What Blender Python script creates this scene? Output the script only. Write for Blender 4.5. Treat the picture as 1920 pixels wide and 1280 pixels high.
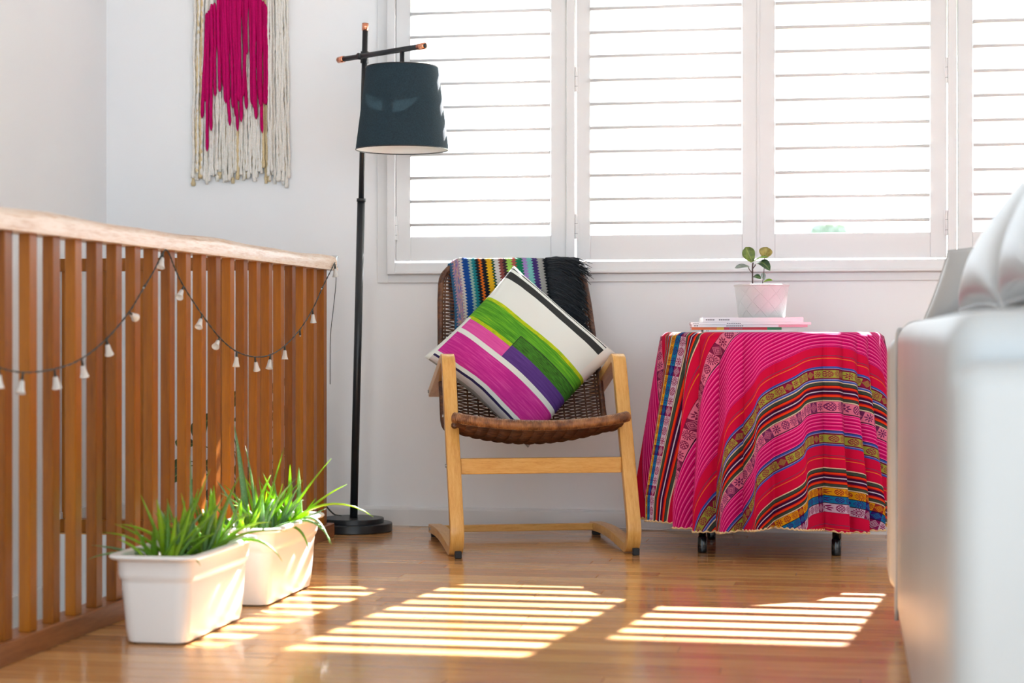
import bpy, bmesh, math, random
from mathutils import Vector, Matrix
random.seed(7)
for o in list(bpy.data.objects): bpy.data.objects.remove(o, do_unlink=True)
sc = bpy.context.scene
COL = sc.collection
PI = math.pi

# ------------------------------------------------------------------ camera
FPX, HX, HY, CAMH = 3500.0, 960.0, 627.0, 0.72
TH = math.atan(630 / FPX); SN, CS = math.sin(TH), math.cos(TH)
cam_d = bpy.data.cameras.new('camera'); cam = bpy.data.objects.new('camera', cam_d); COL.objects.link(cam)
cam.location = (0, 0, CAMH); cam.rotation_euler = (PI / 2, 0, TH)
cam_d.sensor_fit = 'HORIZONTAL'; cam_d.sensor_width = 36.0; cam_d.lens = 36 * FPX / 1920
cam_d.shift_y = -13 / 1920.0
cam_d.clip_start = 0.05; cam_d.clip_end = 300
cam_d.dof.use_dof = True; cam_d.dof.focus_distance = 6.2; cam_d.dof.aperture_fstop = 3.2
sc.camera = cam

def ray(x, y):
    u = (x - HX) / FPX; v = (HY - y) / FPX
    return (u * CS - SN, CS + u * SN, v)
def onX(x, y, X):
    r = ray(x, y); t = X / r[0]; return Vector((X, r[1] * t, CAMH + r[2] * t))
def onY(x, y, Y):
    r = ray(x, y); t = Y / r[1]; return Vector((r[0] * t, Y, CAMH + r[2] * t))

# ------------------------------------------------------------------ light
w = bpy.data.worlds.new('sky'); sc.world = w; w.use_nodes = True
bg = w.node_tree.nodes['Background']; bg.inputs[0].default_value = (0.85, 0.995, 1.12, 1); bg.inputs[1].default_value = 1.0
sd = bpy.data.lights.new('sun', 'SUN'); sd.energy = 26.0; sd.angle = math.radians(0.53); sd.color = (1, 0.975, 0.985)
sun = bpy.data.objects.new('sun', sd); COL.objects.link(sun)
sun.rotation_euler = Vector((-0.12, -1, -0.686 * 1.007)).to_track_quat('-Z', 'Y').to_euler()
sun.location = (1, 12, 6)
def portal(name, loc, rot, sx, sy):
    d = bpy.data.lights.new(name, 'AREA'); d.shape = 'RECTANGLE'; d.size = sx; d.size_y = sy
    d.cycles.is_portal = True
    o = bpy.data.objects.new(name, d); COL.objects.link(o); o.location = loc; o.rotation_euler = rot
portal('added_rear_portal', (0.6, -1.02, 1.4), (PI / 2, 0, 0), 6.5, 2.8)  # portal for the added opening behind the camera
portal('added_side_portal', (4.07, 1.4, 1.375), (PI / 2, 0, PI / 2), 3.8, 2.15)  # portal for an unseen side opening added to brighten the room
portal('window_portal', (-0.31, 7.06, 1.6), (-PI / 2, 0, 0), 2.8, 1.3)
vs = sc.view_settings
vs.view_transform = 'Standard'; vs.look = 'None'; vs.gamma = 1.0; vs.use_curve_mapping = False
vs.exposure = 1.68

# ------------------------------------------------------------------ material helpers
def S(r, g, b):
    f = lambda c: ((c / 255 + 0.055) / 1.055) ** 2.4 if c / 255 > 0.04045 else c / 255 / 12.92
    return (f(r), f(g), f(b), 1.0)
class NB:
    def __init__(s, name):
        s.mat = bpy.data.materials.new(name); s.mat.use_nodes = True
        s.t = s.mat.node_tree; s.n = s.t.nodes
        s.p = s.n['Principled BSDF']; s.out = s.n['Material Output']
    def link(s, a, b): s.t.links.new(a, b)
    def put(s, sock, v):
        if hasattr(v, 'is_output'): s.link(v, sock)
        else: sock.default_value = v
    def m(s, op, a, b=0.0, c=0.0):
        n = s.n.new('ShaderNodeMath'); n.operation = op
        s.put(n.inputs[0], a); s.put(n.inputs[1], b)
        if len(n.inputs) > 2: s.put(n.inputs[2], c)
        return n.outputs[0]
    def mix(s, f, a, b):
        n = s.n.new('ShaderNodeMix'); n.data_type = 'RGBA'
        s.put(n.inputs[0], f); s.put(n.inputs[6], a); s.put(n.inputs[7], b)
        return n.outputs[2]
    def ramp(s, f, stops, interp='LINEAR'):
        n = s.n.new('ShaderNodeValToRGB'); cr = n.color_ramp; cr.interpolation = interp
        for i, (p, c) in enumerate(stops):
            e = cr.elements[i] if i < 2 else cr.elements.new(p)
            e.position = p; e.color = c
        if len(stops) == 1: cr.elements.remove(cr.elements[1])
        s.put(n.inputs[0], f); return n.outputs[0]
    def noise(s, vec, scale, detail=3, rough=0.5):
        n = s.n.new('ShaderNodeTexNoise'); n.inputs['Scale'].default_value = scale
        n.inputs['Detail'].default_value = detail; n.inputs['Roughness'].default_value = rough
        if vec is not None: s.link(vec, n.inputs['Vector'])
        return n.outputs[0]
    def mapping(s, vec, sc_, loc=None):
        n = s.n.new('ShaderNodeMapping'); s.link(vec, n.inputs[0])
        n.inputs['Scale'].default_value = sc_
        if loc is not None: s.put(n.inputs['Location'], loc)
        return n.outputs[0]
    def coord(s, k='Object'): return s.n.new('ShaderNodeTexCoord').outputs[k]
    def pos(s): return s.n.new('ShaderNodeNewGeometry').outputs['Position']
    def rand(s): return s.n.new('ShaderNodeObjectInfo').outputs['Random']
    def sep(s, v):
        n = s.n.new('ShaderNodeSeparateXYZ'); s.link(v, n.inputs[0]); return n.outputs
    def comb(s, x, y, z):
        n = s.n.new('ShaderNodeCombineXYZ'); s.put(n.inputs[0], x); s.put(n.inputs[1], y); s.put(n.inputs[2], z); return n.outputs[0]
    def bump(s, h, strength=0.3, dist=0.002):
        n = s.n.new('ShaderNodeBump'); n.inputs['Strength'].default_value = strength
        n.inputs['Distance'].default_value = dist; s.link(h, n.inputs['Height'])
        s.link(n.outputs[0], s.p.inputs['Normal']); return n.outputs[0]
    def base(s, c, rough=0.5, metal=0.0, spec=0.5):
        s.put(s.p.inputs['Base Color'], c); s.put(s.p.inputs['Roughness'], rough)
        s.p.inputs['Metallic'].default_value = metal; s.p.inputs['Specular IOR Level'].default_value = spec
        return s
    def translucent(s, c, f):
        t = s.n.new('ShaderNodeBsdfTranslucent'); s.put(t.inputs[0], c)
        mx = s.n.new('ShaderNodeMixShader'); s.put(mx.inputs[0], f)
        s.link(s.p.outputs[0], mx.inputs[1]); s.link(t.outputs[0], mx.inputs[2])
        s.link(mx.outputs[0], s.out.inputs[0]); return s
def plain(name, c, rough=0.5, metal=0.0, spec=0.5, var=0.0, nscale=8, bump=0.0, bscale=200):
    b = NB(name)
    if var:
        n = b.noise(b.coord(), nscale, 4)
        dk = tuple(v * (1 - var) for v in c[:3]) + (1,); lt = tuple(min(1, v * (1 + var)) for v in c[:3]) + (1,)
        b.base(b.ramp(n, [(0.3, dk), (0.7, lt)]), rough, metal, spec)
    else: b.base(c, rough, metal, spec)
    if bump: b.bump(b.noise(b.coord(), bscale, 2), bump)
    return b.mat
def wood(name, c1, c2, c3, stretch, rough=0.35, useworld=False, spread=0.35, grain=0.35, coat=0.0):
    b = NB(name)
    r = b.rand()
    v = b.pos() if useworld else b.coord()
    off = b.comb(b.m('MULTIPLY', r, 37.0), b.m('MULTIPLY', r, 91.0), b.m('MULTIPLY', r, 53.0))
    v1 = b.mapping(v, stretch, off)
    n1 = b.noise(v1, 6, 5, 0.6); n2 = b.noise(v1, 28, 4, 0.6)
    f = b.m('ADD', b.m('MULTIPLY', n1, 0.65), b.m('MULTIPLY', n2, grain))
    col = b.ramp(f, [(0.32, c1), (0.5, c2), (0.68, c3)])
    hue = b.ramp(b.m('FRACT', b.m('MULTIPLY', r, 7.31)), [(0, c1), (0.5, c2), (1, c3)])
    b.base(b.mix(spread, col, hue), rough)
    if coat: b.p.inputs['Coat Weight'].default_value = coat; b.p.inputs['Coat Roughness'].default_value = 0.08
    b.bump(n2, 0.12, 0.001)
    return b.mat

M = {}
M['wall'] = plain('wall_paint', (0.885, 0.885, 0.885, 1), 0.6, var=0.012, nscale=1.5, bump=0.03, bscale=400)
M['ceil'] = plain('ceiling_paint', (0.85, 0.85, 0.85, 1), 0.7, var=0.01)
M['trim'] = plain('trim_gloss_paint', (0.76, 0.76, 0.755, 1), 0.35, var=0.01)
M['shutter'] = plain('shutter_paint', (0.74, 0.74, 0.735, 1), 0.38, var=0.008)
M['stairpaint'] = plain('stairwell_paint', (0.80, 0.79, 0.765, 1), 0.5, var=0.02)
M['floor'] = wood('polished_floor_timber', S(168, 108, 58), S(206, 150, 90), S(228, 180, 120), (0.5, 9, 9), 0.2, True, 0.6, 0.4, coat=0.35)
M['slab'] = plain('subfloor', S(60, 38, 22), 0.8, var=0.2)
M['rail'] = wood('oiled_hardwood', S(98, 46, 5), S(142, 79, 6), S(172, 102, 12), (14, 14, 0.8), 0.32, False, 0.55, 0.5)
M['rail'].node_tree.nodes['Principled BSDF'].inputs['Specular IOR Level'].default_value = 0.3
M['railtop'] = wood('glare_pale_handrail', S(168, 106, 60), S(212, 172, 134), S(236, 216, 196), (14, 0.9, 14), 0.3, False, 0.1, 0.6)  # pale tones put the white glare on the handrail top into the timber
M['railbase'] = wood('dark_hardwood_rail', S(92, 50, 22), S(128, 74, 34), S(150, 94, 50), (14, 0.9, 14), 0.4, False, 0.1, 0.5)
M['birch'] = wood('bent_birch', S(196, 138, 62), S(216, 162, 84), S(226, 178, 104), (16, 2, 2), 0.32, False, 0.05, 0.4)
M['birchx'] = wood('birch_rail', S(196, 138, 62), S(216, 162, 84), S(226, 178, 104), (2, 16, 16), 0.32, False, 0.05, 0.4)
M['black'] = plain('satin_black_metal', S(26, 30, 34), 0.38, var=0.05)
M['copper'] = plain('rose_copper', S(232, 160, 130), 0.2, 1.0)
M['rubber'] = plain('black_rubber', S(22, 24, 27), 0.6)
M['steel'] = plain('brushed_steel', S(150, 150, 150), 0.3, 1.0)
M['foil'] = plain('silver_tape', S(200, 200, 200), 0.25, 0.9, bump=0.5, bscale=60)

# glass for windows: mostly clear, faint reflection
b = NB('window_glass')
tr = b.n.new('ShaderNodeBsdfTransparent'); gl = b.n.new('ShaderNodeBsdfGlossy'); gl.inputs['Roughness'].default_value = 0.02
mx = b.n.new('ShaderNodeMixShader'); mx.inputs[0].default_value = 0.06
b.link(tr.outputs[0], mx.inputs[1]); b.link(gl.outputs[0], mx.inputs[2]); b.link(mx.outputs[0], b.out.inputs[0])
M['glass'] = b.mat

# ------------------------------------------------------------------ object helpers
def wmat(o):
    m = Matrix.Identity(4)
    while o is not None:
        m = Matrix.LocRotScale(o.location, o.rotation_euler, o.scale) @ m
        o = o.parent
    return m
def tag(o, label=None, cat=None, group=None, kind=None):
    if label: o['label'] = label
    if cat: o['category'] = cat
    if group: o['group'] = group
    if kind: o['kind'] = kind
    return o
def empty(name, loc, rz=0.0, label=None, cat=None, group=None):
    o = bpy.data.objects.new(name, None); COL.objects.link(o); o.location = loc; o.rotation_euler = (0, 0, rz)
    o.empty_display_size = 0.1
    return tag(o, label, cat, group)
def finish(name, me, mat, parent=None, world=True, smooth=False, loc=None):
    if parent is not None and world: me.transform(wmat(parent).inverted())
    if smooth:
        for p in me.polygons: p.use_smooth = True
    o = bpy.data.objects.new(name, me); COL.objects.link(o)
    if mat is not None:
        for mm in (mat if isinstance(mat, (list, tuple)) else [mat]): me.materials.append(M[mm] if isinstance(mm, str) else mm)
    o.parent = parent
    if loc is not None: o.location = loc
    return o
class MB:
    """collects shapes of ONE part"""
    def __init__(s): s.v = []; s.f = []; s.uv = None
    def add(s, v, f):
        k = len(s.v); s.v += [tuple(p) for p in v]; s.f += [tuple(i + k for i in q) for q in f]; return s
    def box(s, x0, x1, y0, y1, z0, z1):
        v = [(x, y, z) for z in (z0, z1) for y in (y0, y1) for x in (x0, x1)]
        return s.add(v, [(0, 2, 3, 1), (4, 5, 7, 6), (0, 1, 5, 4), (2, 6, 7, 3), (0, 4, 6, 2), (1, 3, 7, 5)])
    def grid(s, fn, nu, nv, closed_u=False):
        cu = nu if closed_u else nu + 1
        v = [fn(i / nu, j / nv) for j in range(nv + 1) for i in range(cu)]
        f = []
        for j in range(nv):
            for i in range(nu):
                a = j * cu + i; b_ = j * cu + (i + 1) % cu
                f.append((a, b_, b_ + cu, a + cu))
        return s.add(v, f)
    def tube(s, pts, r, n=8, caps=True):
        pts = [Vector(p) for p in pts]; m = len(pts)
        rr = r if isinstance(r, (list, tuple)) else [r] * m
        tg = []
        for i in range(m):
            t = pts[min(i + 1, m - 1)] - pts[max(i - 1, 0)]
            tg.append(t.normalized() if t.length > 1e-9 else Vector((0, 0, 1)))
        a = Vector((0, 0, 1)) if abs(tg[0].z) < 0.9 else Vector((1, 0, 0))
        nrm = (a - tg[0] * a.dot(tg[0])).normalized()
        v = []; 
        for i in range(m):
            nrm = (nrm - tg[i] * nrm.dot(tg[i]))
            nrm = nrm.normalized() if nrm.length > 1e-6 else tg[i].orthogonal().normalized()
            bn = tg[i].cross(nrm)
            for k in range(n):
                an = 2 * PI * k / n
                v.append(pts[i] + (nrm * math.cos(an) + bn * math.sin(an)) * rr[i])
        f = [(i * n + k, i * n + (k + 1) % n, (i + 1) * n + (k + 1) % n, (i + 1) * n + k) for i in range(m - 1) for k in range(n)]
        if caps: f += [tuple(range(n - 1, -1, -1)), tuple((m - 1) * n + k for k in range(n))]
        return s.add(v, f)
    def lathe(s, prof, n=32, c=(0, 0), capb=False, capt=False):
        v = [(c[0] + r * math.cos(2 * PI * k / n), c[1] + r * math.sin(2 * PI * k / n), z) for r, z in prof for k in range(n)]
        m = len(prof)
        f = [(i * n + k, i * n + (k + 1) % n, (i + 1) * n + (k + 1) % n, (i + 1) * n + k) for i in range(m - 1) for k in range(n)]
        if capb: f.append(tuple(range(n - 1, -1, -1)))
        if capt: f.append(tuple((m - 1) * n + k for k in range(n)))
        return s.add(v, f)
    def mesh(s, name):
        me = bpy.data.meshes.new(name); me.from_pydata(s.v, [], s.f); me.update(); return me
    def build(s, name, mat, parent=None, smooth=False, world=True, bevel=0.0, seg=2, loc=None):
        me = s.mesh(name)
        if bevel: bev(me, bevel, seg)
        return finish(name, me, mat, parent, world, smooth, loc)
def bev(me, r, seg=2):
    bm = bmesh.new(); bm.from_mesh(me)
    es = [e for e in bm.edges if len(e.link_faces) == 2 and e.calc_face_angle(0) > 0.6]
    bmesh.ops.bevel(bm, geom=es, offset=r, segments=seg, affect='EDGES', profile=0.5, clamp_overlap=True)
    bm.to_mesh(me); bm.free(); me.update()
def smooth_by_angle(o, ang=0.7):
    me = o.data
    for p in me.polygons: p.use_smooth = True
    bm = bmesh.new(); bm.from_mesh(me)
    for e in bm.edges:
        if len(e.link_faces) == 2 and e.calc_face_angle(0) > ang: e.smooth = False
    bm.to_mesh(me); bm.free()
def struct(o): return tag(o, kind='structure')
def cat_spline(pts, n=8):
    pts = [Vector(p) for p in pts]; out = []
    P = [pts[0] * 2 - pts[1]] + pts + [pts[-1] * 2 - pts[-2]]
    for i in range(1, len(P) - 2):
        p0, p1, p2, p3 = P[i - 1:i + 3]
        for k in range(n):
            t = k / n
            out.append(0.5 * ((2 * p1) + (p2 - p0) * t + (2 * p0 - 5 * p1 + 4 * p2 - p3) * t * t + (3 * p1 - p0 - 3 * p2 + p3) * t ** 3))
    out.append(pts[-1]); return out
def lerp(a, b, t): return a + (b - a) * t
def interp(tab, t):
    for (a, va), (b_, vb) in zip(tab, tab[1:]):
        if t <= b_: return va + (vb - va) * (t - a) / (b_ - a)
    return tab[-1][1]

# ================================================================== SETTING
WY = 6.87            # face of the window wall
XL, XR = -2.84, 4.0  # side walls
YB = -0.9            # wall behind the camera (wide opening added for frontal light)
ZC = 2.95
HX0, HX1, HY1 = XL, -1.875, 6.39   # stairwell opening
# floor
fl = MB(); fl.box(HX1, XR, YB, WY, -0.25, -0.02); fl.box(XL, HX1, HY1, WY, -0.25, -0.02)
floor = struct(fl.build('floor', 'slab'))
pitch, row, y = 0.083, 0, WY - 0.0
unit = MB().box(-0.5, 0.5, -pitch / 2 + 0.0009, pitch / 2 - 0.0009, -0.02, 0.0).mesh('floorboard'); bev(unit, 0.0008, 1)
unit.materials.append(M['floor'])
yy = HY1 - 52 * pitch
rowy = [HY1 - pitch * (k + 0.5) for k in range(52)] + [HY1 + pitch * (k + 0.5) for k in range(6)]
for k, yc in enumerate(rowy):
    if yc > WY: continue
    x0 = HX1 if yc < HY1 else XL
    x = x0; first = True
    while x < 1.6:
        L = random.uniform(0.5, 1.5) if first else random.uniform(0.9, 2.4)
        first = False
        if x + L > 1.2: L = 2.0 - x
        bo = bpy.data.objects.new('floorboard', unit); COL.objects.link(bo)
        bo.parent = floor; bo.location = (x + L / 2, yc, 0); bo.scale = (L - 0.001, 1, 1); x += L
MB().box(HX1, XR, YB, HY1 - 52 * pitch, -0.02, 0.0).build('rear_floorboards', 'floor', floor)
MB().box(2.0, XR, HY1 - 52 * pitch, WY, -0.02, 0.0).build('side_floorboards', 'floor', floor)
# walls
WX0, WX1, WZ0, WZ1 = -1.71, 1.09, 0.946, 2.20   # window hole
wb = MB()
T = 0.14
wb.box(XL - T, WX0, WY, WY + T, -2.6, ZC); wb.box(WX1, XR + T, WY, WY + T, -0.25, ZC)
wb.box(WX0, WX1, WY, WY + T, -0.25, WZ0); wb.box(WX0, WX1, WY, WY + T, WZ1, ZC)
struct(wb.build('wall_back', 'wall'))
struct(MB().box(XL - T, XL, YB, WY, -2.6, ZC).build('wall_left', 'wall'))
wr = MB(); wr.box(XR, XR + T, YB, -0.5, -0.25, ZC); wr.box(XR, XR + T, 3.3, WY, -0.25, ZC); wr.box(XR, XR + T, -0.5, 3.3, -0.25, 0.3); wr.box(XR, XR + T, -0.5, 3.3, 2.45, ZC)  # gap in the unseen wall, added to let in more sky light
struct(wr.build('wall_right', 'wall'))
wf = MB(); wf.box(XL - T, -2.6, YB - T, YB, -2.6, ZC); wf.box(3.8, XR + T, YB - T, YB, -0.25, ZC); wf.box(-2.6, 3.8, YB - T, YB, 2.8, ZC)
struct(wf.build('wall_front', 'wall'))
struct(MB().box(XL - T, XR + T, YB - T, WY + T, ZC, ZC + 0.1).build('ceiling', 'ceil'))
# stairwell
sw = MB(); sw.box(HX0, HX1, HY1, HY1 + 0.02, -2.6, -0.25); sw.box(HX1 - 0.001, HX1 + 0.02, YB, HY1, -2.6, -0.25)
struct(sw.build('wall_stairwell', 'stairpaint'))
fa = MB(); fa.box(HX0, HX1, HY1 - 0.012, HY1, -0.30, -0.004)
struct(fa.build('trim_1', 'trim', bevel=0.003))
fa = MB(); fa.box(HX1 - 0.012, HX1, YB, HY1 - 0.012, -0.30, -0.004)
struct(fa.build('trim_2', 'trim', bevel=0.003))
struct(MB().box(XL, HX1, YB, HY1 + 0.02, -2.7, -2.6).build('floor_lower', 'slab'))
st = struct(MB().box(XL, XL + 0.018, YB, HY1, -0.36, -0.18).build('trim_3', 'stairpaint', bevel=0.003))
# baseboard with rounded top
def skirting(name, x0, x1):
    pr = [(0.016, 0), (0.016, 0.06), (0.013, 0.066), (0.006, 0.068), (0.006, 0.069), (0.0, 0.072)]
    m = MB(); v = []
    pr2 = [(WY, 0.0)] + [(WY - a, z) for a, z in pr]
    n = len(pr2)
    v = [(x0, yy_, z) for yy_, z in pr2] + [(x1, yy_, z) for yy_, z in pr2]
    f = [(i, i + n, (i + 1) % n + n, (i + 1) % n) for i in range(n)] + [tuple(range(n)), tuple(range(2 * n - 1, n - 1, -1))]
    m.add(v, f); o = m.build(name, 'trim'); return struct(o)
skirting('baseboard_back', XL, XR)
struct(MB().box(XL, XL + 0.016, HY1 + 0.01, WY - 0.017, 0.0, 0.072).build('baseboard_left', 'trim', bevel=0.003))
# architrave round the window
ar = MB()
a0, a1, az0, az1 = -1.752, 1.132, 0.915, 2.24
for (x0, x1, z0, z1) in ((a0, WX0, az0, az1), (WX1, a1, az0, az1), (WX0, WX1, az0, WZ0), (WX0, WX1, WZ1, az1)):
    ar.box(x0, x1, WY - 0.012, WY, z0, z1)
struct(ar.build('trim_4', 'trim', bevel=0.002))
# shutter frame standing proud, with its T-posts
FY0 = WY - 0.034
sf = MB()
FZ0, FZ1 = 0.990, 2.16
for (x0, x1, z0, z1) in ((WX0, -1.679, WZ0, WZ1), (1.06, WX1, WZ0, WZ1), (-1.679, 1.06, WZ0, FZ0), (-1.679, 1.06, FZ1, WZ1)):
    sf.box(x0, x1, FY0, WY + 0.03, z0, z1)
struct(sf.build('trim_5', 'trim', bevel=0.0025))
struct(MB().box(-1.679, 1.06, FY0 - 0.006, FY0, WZ0 + 0.002, WZ0 + 0.012).build('trim_8', 'trim', bevel=0.002))
for i, (x0, x1) in enumerate(((-1.026, -0.996), (0.352, 0.382))):
    struct(MB().box(x0, x1, FY0 + 0.002, WY + 0.03, FZ0, FZ1).build('trim_%d' % (6 + i), 'trim', bevel=0.002))
# windows with glass
bays = ((WX0, -1.011), (-1.011, 0.367), (0.367, WX1))
for i, (x0, x1) in enumerate(bays):
    wi = struct(empty('window_%d' % (i + 1), ((x0 + x1) / 2, WY + 0.1, WZ0)))
    yf0, yf1 = WY + 0.085, WY + 0.125
    def bar(nm, a, b_, c, d): MB().box(a, b_, yf0, yf1, c, d).build(nm, 'trim', wi, bevel=0.003)
    bar('frame_jamb', x0, x0 + 0.045, WZ0, WZ1); bar('frame_jamb', x1 - 0.045, x1, WZ0, WZ1)
    bar('frame_sill', x0 + 0.045, x1 - 0.045, WZ0, WZ0 + 0.05); bar('frame_head', x0 + 0.045, x1 - 0.045, WZ1 - 0.05, WZ1)
    MB().box(x0 + 0.045, x1 - 0.045, yf0 + 0.015, yf0 + 0.019, WZ0 + 0.05, WZ1 - 0.05).build('pane', 'glass', wi)
# unseen eave, added and shaped to cut the sun stripes; ground outside
struct(MB().box(XL, XR, WY + T, WY + 0.62, 2.33, 2.42).box(-0.20, XR, WY + 0.62, 8.06, 2.53, 2.62).build('sunblock_eave', 'trim'))
M['ground'] = plain('dry_lawn', S(150, 150, 120), 0.9, var=0.2, nscale=0.3)
struct(MB().box(-80, 80, 7.2, 160, -3.1, -3.0).build('ground', 'ground'))

# ------------------------------------------------------------------ plantation shutters
LP = 0.0878; LZ0 = 1.134
def louvre_mesh(L):
    c, t = 0.0318, 0.0066
    up_ = [(-c, 0.0046), (-c + 0.0010, 0.0056), (-c + 0.004, t - 0.0004), (-c + 0.012, t), (c - 0.012, t), (c - 0.004, t - 0.0004), (c - 0.0010, 0.0056), (c, 0.0046)]
    pr = [(a, -z) for a, z in up_] + [(a, z) for a, z in reversed(up_)]; n = len(pr)
    v = [(-L / 2, a, z) for a, z in pr] + [(L / 2, a, z) for a, z in pr]
    f = [(k, (k + 1) % n, (k + 1) % n + n, k + n) for k in range(n)] + [tuple(range(n - 1, -1, -1)), tuple(range(n, 2 * n))]
    m = MB(); m.add(v, f); me = m.mesh('louvre')
    for p in me.polygons: p.use_smooth = len(p.vertices) == 4
    me.materials.append(M['shutter']); return me
PYC = WY - 0.005
def shutter(x0, x1, o0, o1, hinge, lo_tilt, up_tilt, split, label):
    t = empty('shutter_panel', ((x0 + x1) / 2, PYC, FZ0), 0, label, 'shutter', 'white plantation shutters in the window')
    py0, py1 = PYC - 0.014, PYC + 0.014
    z0, z1 = FZ0 + 0.006, FZ1 - 0.004
    MB().box(x0, o0, py0, py1, z0, z1).build('stile', 'shutter', t, bevel=0.002)
    MB().box(o1, x1, py0, py1, z0, z1).build('stile', 'shutter', t, bevel=0.002)
    MB().box(o0, o1, py0 + 0.002, py1 - 0.002, z0, 1.088).build('bottom_rail', 'shutter', t, bevel=0.002)
    MB().box(o0, o1, py0 + 0.002, py1 - 0.002, LZ0 + LP * 10 + 0.05, z1).build('top_rail', 'shutter', t, bevel=0.002)
    me = louvre_mesh(o1 - o0 - 0.004)
    for k in range(11):
        o = bpy.data.objects.new('louvre', me); COL.objects.link(o); o.parent = t
        o.location = ((o0 + o1) / 2 - (x0 + x1) / 2, 0, LZ0 + LP * k - FZ0)
        a = lo_tilt if k < split else up_tilt
        o.rotation_euler = (math.radians(a + random.uniform(-0.3, 0.3)), 0, 0)
    hx = x0 - 0.001 if hinge < 0 else x1 + 0.001
    for hz in (1.075, 1.62, 2.05):
        h = MB(); h.tube([(hx, py0 - 0.004, hz), (hx, py0 - 0.004, hz + 0.09)], 0.0052, 10)
        h.box(hx - 0.011, hx + 0.011, py0 - 0.004, py0 + 0.001, hz, hz + 0.09)
        ho = h.build('hinge', 'shutter', t)
        for q in (0.018, 0.055):
            MB().tube([(hx, py0 - 0.004, hz + q), (hx, py0 - 0.004, hz + q + 0.002)], 0.0058, 10).build('knuckle_joint', 'steel', ho)
shutter(-1.677, -1.030, -1.621, -1.087, -1, 5.0, 2.0, 7, 'white louvred shutter panel directly behind the lamp shade')
shutter(-0.990, -0.323, -0.939, -0.380, -1, 5.0, 5.0, 11, 'white louvred shutter panel above the armchair, second from the lamp')
shutter(-0.319, 0.347, -0.262, 0.290, 1, 5.0, 6.0, 7, 'white louvred shutter panel above the pink table with a tree showing through')
shutter(0.386, 1.056, 0.438, 0.995, 1, 4.0, 1.5, 8, 'white louvred shutter panel at the right edge above the sofa cushions')
MB().box(-0.326, -0.316, PYC - 0.021, PYC - 0.0145, FZ0 + 0.01, FZ1 - 0.008).build('astragal_strip', 'shutter', [o for o in bpy.data.objects if o.name.startswith('shutter_panel')][1], bevel=0.001)

# ================================================================== BALUSTRADE
BX = -1.80
bt = empty('stair_balustrade', (BX - 0.035, 4.7, 0), 0, 'long timber slat balustrade along the stairwell, draped with bell lights', 'balustrade')
def wobbly_handrail(y0, y1, x0, x1, z0, z1):
    n = 60; prof = []
    pr = [(0, 0), (1, 0), (1, 0.62), (0.93, 0.86), (0.72, 1.0), (0.28, 1.0), (0.07, 0.86), (0, 0.62)]
    m = MB(); v = []
    for i in range(n + 1):
        y = lerp(y0, y1, i / n); wz = 0.0025 * math.sin(y * 5.1) + 0.0015 * math.sin(y * 11 + 1)
        for a, c in pr: v.append((lerp(x0, x1, a), y, lerp(z0, z1, c) + (wz if c > 0.5 else 0)))
    k = len(pr)
    f = [(i * k + j, i * k + (j + 1) % k, (i + 1) * k + (j + 1) % k, (i + 1) * k + j) for i in range(n) for j in range(k)]
    f += [tuple(range(k - 1, -1, -1)), tuple(n * k + j for j in range(k))]
    m.add(v, f); return m
hr = wobbly_handrail(2.6, 6.447, BX - 0.07, BX + 0.008, 0.948, 0.998).build('handrail', 'railtop', bt); smooth_by_angle(hr, 0.9)
MB().box(BX - 0.06, BX + 0.0095, 6.435, 6.4505, 0.957, 1.001).build('tape_end', 'foil', hr, bevel=0.004)
MB().box(BX - 0.075, BX, 2.6, 6.433, 0.0, 0.05).build('bottom_rail', 'railbase', bt, bevel=0.003)
bal = MB().box(-0.0135, 0.0135, -0.02, 0.02, 0.05, 0.952).mesh('baluster'); bev(bal, 0.0015, 1); bal.materials.append(M['rail'])
ys = [4.088 + 0.126 * k for k in range(-11, 19)]
for k, y in enumerate(ys):
    o = bpy.data.objects.new('baluster', bal); COL.objects.link(o); o.parent = bt
    o.location = Vector((BX - 0.026, y, 0)) - bt.location
    o.rotation_euler = (0, 0, 0)
    if k > 4:   # screw at the head
        MB().tube([(BX - 0.0156, y, 0.93), (BX - 0.0148, y, 0.93)], 0.003, 8).build('screw', 'black', o)
# return across the landing
rt = empty('landing_balustrade', (-2.32, 6.43, 0), 0, 'short timber balustrade across the landing, seen through the slats', 'balustrade')
MB().box(XL + 0.002, BX - 0.08, 6.415, 6.45, 0.950, 0.997).build('top_rail', 'rail', rt, bevel=0.003)
MB().box(XL + 0.002, BX - 0.08, 6.40, 6.46, 0.0, 0.048).build('bottom_rail', 'rail', rt, bevel=0.003)
rb = MB().box(-0.016, 0.016, -0.010, 0.010, 0.048, 0.952).mesh('baluster'); bev(rb, 0.0015, 1); rb.materials.append(M['rail'])
for k in range(7):
    o = bpy.data.objects.new('baluster', rb); COL.objects.link(o); o.parent = rt
    o.location = (-2.812 + 0.148 * k + 2.32, 0.002, 0)

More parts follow.
